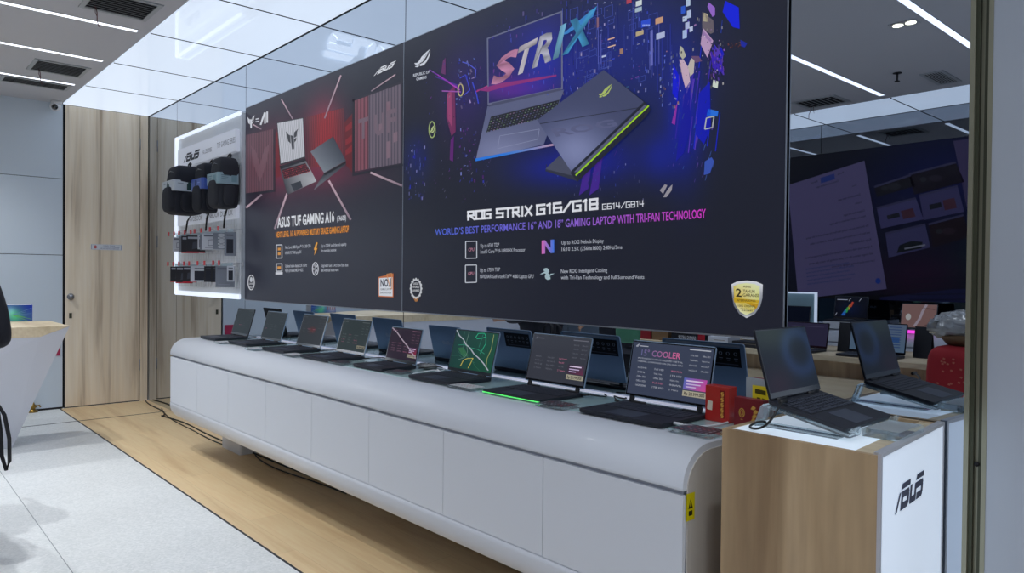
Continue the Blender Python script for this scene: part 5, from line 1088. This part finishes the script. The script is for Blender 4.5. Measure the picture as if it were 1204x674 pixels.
# big dark blue poster of the far wall
t = thing('advertising_poster', 'huge dark blue poster of a screen with a white page, seen in the mirror', 'poster', (-3.1, YO+.05, 1.24)); OX0, OX1, OZ0, OZ1 = -5.35, -.85, 1.24, 2.9
M = Matrix.Translation(t.location).inverted()
MB().box(OX0,OX1,YO+.001,YO+.055,OZ0,OZ1,M).build('box', 'black_plastic', t)
OY = YO+.0555
def OW(u, v, l): p = at(u, v, y=-OY); return M @ Vector((p.x, OY+l*.001, p.z))
A = Art(OW)
B_ = Art(lambda x, z, l: M @ Vector((x, OY+l*.001, z)))
def obg(p):
    x, z = p; c = (14,16,34); c = add3(c, (0,12,80), G(x,z,-2.55,2.5,.9,.55)); c = add3(c, (46,4,30), G(x,z,-2.8,1.5,.5,.3)); c = add3(c, (0,40,20), G(x,z,-2.2,1.65,.3,.3)); c = add3(c, (10,10,50), G(x,z,-3.9,1.9,.6,.6)); return c
B_.grid([(OX0,OZ0),(OX1,OZ0),(OX1,OZ1),(OX0,OZ1)], 60, 24, obg, 0)
B_.poly([(OX0,1.2402),(-2.9,1.2402),(-.86,1.62),(-.86,1.68),(-2.9,1.30),(OX0,1.25)], (16,16,26), 1)
B_.poly([(-3.2,1.2402),(-.86,1.2402),(-.86,1.6),(-3.2,1.27)], (44,46,104), 1.2)
for k in range(5): B_.line((-2.9,1.25+k*.055),(-.9,1.33+k*.055),.012,(30,30,60),1.4)
B_.build('background', 'print_dim', t) if 'print_dim' in MATS else (print_mat('print_dim', .13, .14, .4, .4), B_.build('background', 'print_dim', t))
A.poly([(1121,166),(1141,163),(1141,262),(1138,250)], (110,96,150), 3)
A.poly([(926.5,218),(1016.5,189),(1042.7,340),(938.6,351.7)], (150,136,196), 3)
dc = [(938.6,351.7),(1042.7,340),(1016.5,189),(926.5,218)]
def D_(s_, y, x0, x1, h_, c=(60,56,110)): A.text(s_, [bil(dc,x1,y), bil(dc,x0,y), bil(dc,x0,y+h_), bil(dc,x1,y+h_)], c, 4, .01)
A.poly([bil(dc,.42,.93), bil(dc,.6,.93), bil(dc,.6,.975), bil(dc,.42,.975)], (60,90,200), 4)
D_('Balanced', .95, .3, .38, .015); D_('Precise', .955, .64, .72, .015); D_('Choose a conversation style', .9, .36, .64, .018); D_('You', .83, .8, .86, .015); D_('Summarize my open apps', .75, .6, .88, .018); D_('Copilot', .69, .8, .88, .016); D_('Compare these two pages', .62, .64, .9, .018); D_('Here is a short summary of the page', .575, .46, .9, .018)
for k, (s_, x0) in enumerate((('The document you are reading describes the new features of the laptop', .16),('and lists the most important points for each of them in a table', .2),('Key takeaways', .66),('A lighter body with a brighter display and a faster processor inside', .12),('with longer battery life and quiet cooling for every day work', .16),('Learn more about the design language of the series', .42))):
    D_(s_, .5-k*.055, x0, .92, .018)
for k in range(5): D_('microsoft.com/learn/article/one', .24-k*.032, .12, .62+.05*(k % 2), .016, (60,90,180))
A.ell(bil(dc,.92,.07), 3.2, 3.4, (40,90,220), 5)
for q_, c, c2 in (([(1031,232),(1076,219),(1071,206),(1028,220)],(40,38,50),None),([(1075,229),(1134,214),(1124,191),(1069,205)],(40,30,50),None),([(1036,269),(1086,258),(1077,233),(1031,245)],(110,104,170),1),([(1086,259),(1134,249),(1126,219),(1081,230)],(104,98,160),1),([(1045,303),(1094,291),(1088,264),(1041,275)],(104,100,160),2),([(1097,291),(1140,279),(1133,253),(1092,264)],(46,24,40),None)):
    A.poly(q_, c, 3); A.line(q_[3], q_[2], 2.4, (96,92,140), 4)
    if c2 == 1: A.poly([bil(q_,.2,.35), bil(q_,.5,.35), bil(q_,.5,.55), bil(q_,.2,.55)], (40,44,60), 4); A.poly([bil(q_,.55,.2), bil(q_,.85,.2), bil(q_,.85,.6), bil(q_,.55,.6)], (120,70,90), 4)
    elif c2 == 2: A.poly([bil(q_,.2,.1), bil(q_,.8,.05), bil(q_,.85,.3), bil(q_,.6,.45), bil(q_,.3,.4)], (30,40,50), 4); A.line(bil(q_,.4,.2), bil(q_,.9,.15), 2, (190,190,210), 5)
    else: A.ell(bil(q_,.5,.5), 8, 4, tuple(x+26 for x in c), 4); A.ell(bil(q_,.25,.6), 4, 3, (70,70,80), 4)
A.build('artwork', 'print_dim', t)
# things on the far counter
OG = 'laptops on the far counter'
t = thing('glowing_display_frame', 'glowing white square frame around a dark laptop on the far counter', 'light', (-3.98, -5.5, ZT+.004))
for nm_, b4 in (('light_bar', (-.22,.205,.355,.375)), ): MB().box(-.22,.205,-.02,.02,.36,.378).box(-.22,.205,-.02,.02,.0,.016).box(.187,.205,-.02,.02,.016,.36).box(-.22,-.202,-.02,.02,.016,.36).build('light_bar', 'led_white', t)
MB().box(-.202,.187,-.02,-.01,.016,.36).build('frosted_panel', 'band_teal', t)
laptop('small dark laptop inside the glowing square frame on the far counter', -4.0, -5.38, ZT+.005, w=.32, d=.2, lh=.2, lean=10, rz=180, bg=(20,26,44), group=OG, disp='display_dim', back=False, lidm='lid_black')
def rainbow(A):
    A.grid([(0,0),(1,0),(1,1),(0,1)], 10, 8, lambda p: add3((16,18,30), (0,10,30), G(p[0],p[1],.5,.4,.3,.3)), 1)
    for k, c in enumerate(((210,80,60),(200,170,60),(60,180,90),(50,110,200))): A.poly([(.42+k*.07,.75-k*.14),(.47+k*.07,.78-k*.14),(.58+k*.07,.5-k*.14),(.48+k*.06,.5-k*.14)], c, 2)
    A.line((.2,.95),(.26,.8),.015,(220,220,230),2); A.line((.52,.95),(.58,.8),.015,(220,220,230),2); A.line((.62,.86),(.95,.86),.035,(200,200,215),2); A.line((.92,.2),(.97,.06),.015,(220,220,230),2)
t = thing('display_riser', 'low white riser under the laptop with a colourful beam on the far counter', 'stand', (-3.41, -5.42, ZT+.004)); MB().rbox(-.2,.2,-.14,.14,0,.075,.03).build('block', 'white_gloss', t)
laptop('open laptop with a rainbow beam on its dark screen, on the white riser', -3.41, -5.4, ZT+.0795, w=.36, d=.24, lh=.25, lean=10, rz=180, bg=(16,18,30), group=OG, disp='display', back=False, lidm='lid_black', draw=rainbow)
laptop('open laptop with a dusty pink screen and a magenta lit front on the far counter', -2.74, -5.42, ZT+.004, w=.34, d=.24, lh=.27, lean=12, rz=180, bg=(150,112,104), group=OG, disp='display', back=False, lidm='lid_black', led='pink_led', draw=lambda A: (A.path([(.3,1),(.4,.7),(.46,.4),(.6,.05)], .08, (190,170,176), 2), A.ell((.8,.45),.08,.14,(210,205,196),2), A.line((.05,.8),(.4,.85),.03,(90,60,60),2), A.line((.0,.2),(.3,.12),.03,(80,50,50),2)))
t = thing('light_bar', 'magenta glowing light bar lying on the far counter below the dusty pink screen', 'light', (-2.68, -5.235, ZT+.004)); MB().box(-.2,.16,-.015,.015,0,.03).build('tube', 'pink_led', t)
laptop('open dark laptop on the far counter beside the dusty pink screen', -2.15, -5.42, ZT+.004, w=.36, d=.24, lh=.24, lean=12, rz=180, bg=(24,22,34), group=OG, disp='display_dim', back=False, lidm='lid_black')
# lit maker's sign on the end wall, only seen as a faint reflection in the glossy ceiling tiles
sgn = thing('lit_wall_sign', 'lit white raised lettering on the blue grey end wall above the desk', 'sign', (XW+.002, -2.9, 1.75))
mat('sign_white', (240,244,250), .4, emit=(240,246,255), es=1.8)
mb = MB()
for pl in wordmark(): mb.prism([(-.75+1.5*a_, .36*b_) for a_, b_ in pl], 'x', .012, .04)
mb.build('letters', 'sign_white', sgn); MB().box(0,.012,-.6,.6,.06,.08).box(0,.012,-.6,.6,.28,.3).build('rail', 'alu', sgn)

# ---------------------------------------------------------------- light, world, camera
wd = bpy.data.worlds.new('world'); bpy.context.scene.world = wd; wd.use_nodes = True
bgn = wd.node_tree.nodes['Background']; bgn.inputs[0].default_value = (.80, .88, 1.0, 1); bgn.inputs[1].default_value = WORLD
def spot(x, y, e, name='downlight_and_fill_lamp', size=125, col=(.94, .97, 1)):
    l = bpy.data.lights.new(name, 'SPOT'); l.energy = e; l.spot_size = R(size); l.spot_blend = .9; l.shadow_soft_size = .03; l.color = col
    o = bpy.data.objects.new(name, l); C.objects.link(o); o.location = (x, y, H-.015); return o
for x, y in ((-1.975,-2.95),(.3,-2.3),(-4.35,-2.4),(-6.4,-2.2),(-7.9,-2.0),(-3.3,-1.9),(-5.4,-1.9),(-.2,-1.5)):  # all but the first are added out of view to brighten the shop
    spot(x, y, SPOT*(2.6 if x < -4 else (1.5 if y > -1.6 else 1.0)))
    if (x, y) != (-1.975,-2.95):
        t = thing('downlight', 'added small round ceiling spotlight, out of view, brightening the shop', 'ceiling light', (x, y, H), group='added spotlights brightening the shop'); MB().cyl((0,0,-.004), .05, .004, 'z', 24).build('trim_ring', 'alu_white', t); MB().cyl((0,0,-.006), .036, .002, 'z', 20).build('lamp', 'lamp_warm', t)
cam = bpy.data.cameras.new('camera'); co = bpy.data.objects.new('camera', cam); C.objects.link(co)
cam.sensor_width = 36; cam.lens = 36*FPX/1204; cam.clip_start = .05
co.matrix_world = Matrix((( CR.x, CU.x, -CF.x, CAM.x), (CR.y, CU.y, -CF.y, CAM.y), (CR.z, CU.z, -CF.z, CAM.z), (0,0,0,1)))
sc = bpy.context.scene; sc.camera = co
sc.view_settings.view_transform = 'Standard'; sc.view_settings.look = 'None'; sc.view_settings.exposure = 0; sc.view_settings.gamma = 1; sc.view_settings.use_curve_mapping = False
sc.cycles.max_bounces = 10; sc.cycles.glossy_bounces = 6; sc.cycles.diffuse_bounces = 4; sc.cycles.transparent_max_bounces = 12; sc.cycles.caustics_reflective = True
sc.cycles.use_denoising = True; sc.cycles.sample_clamp_indirect = 6
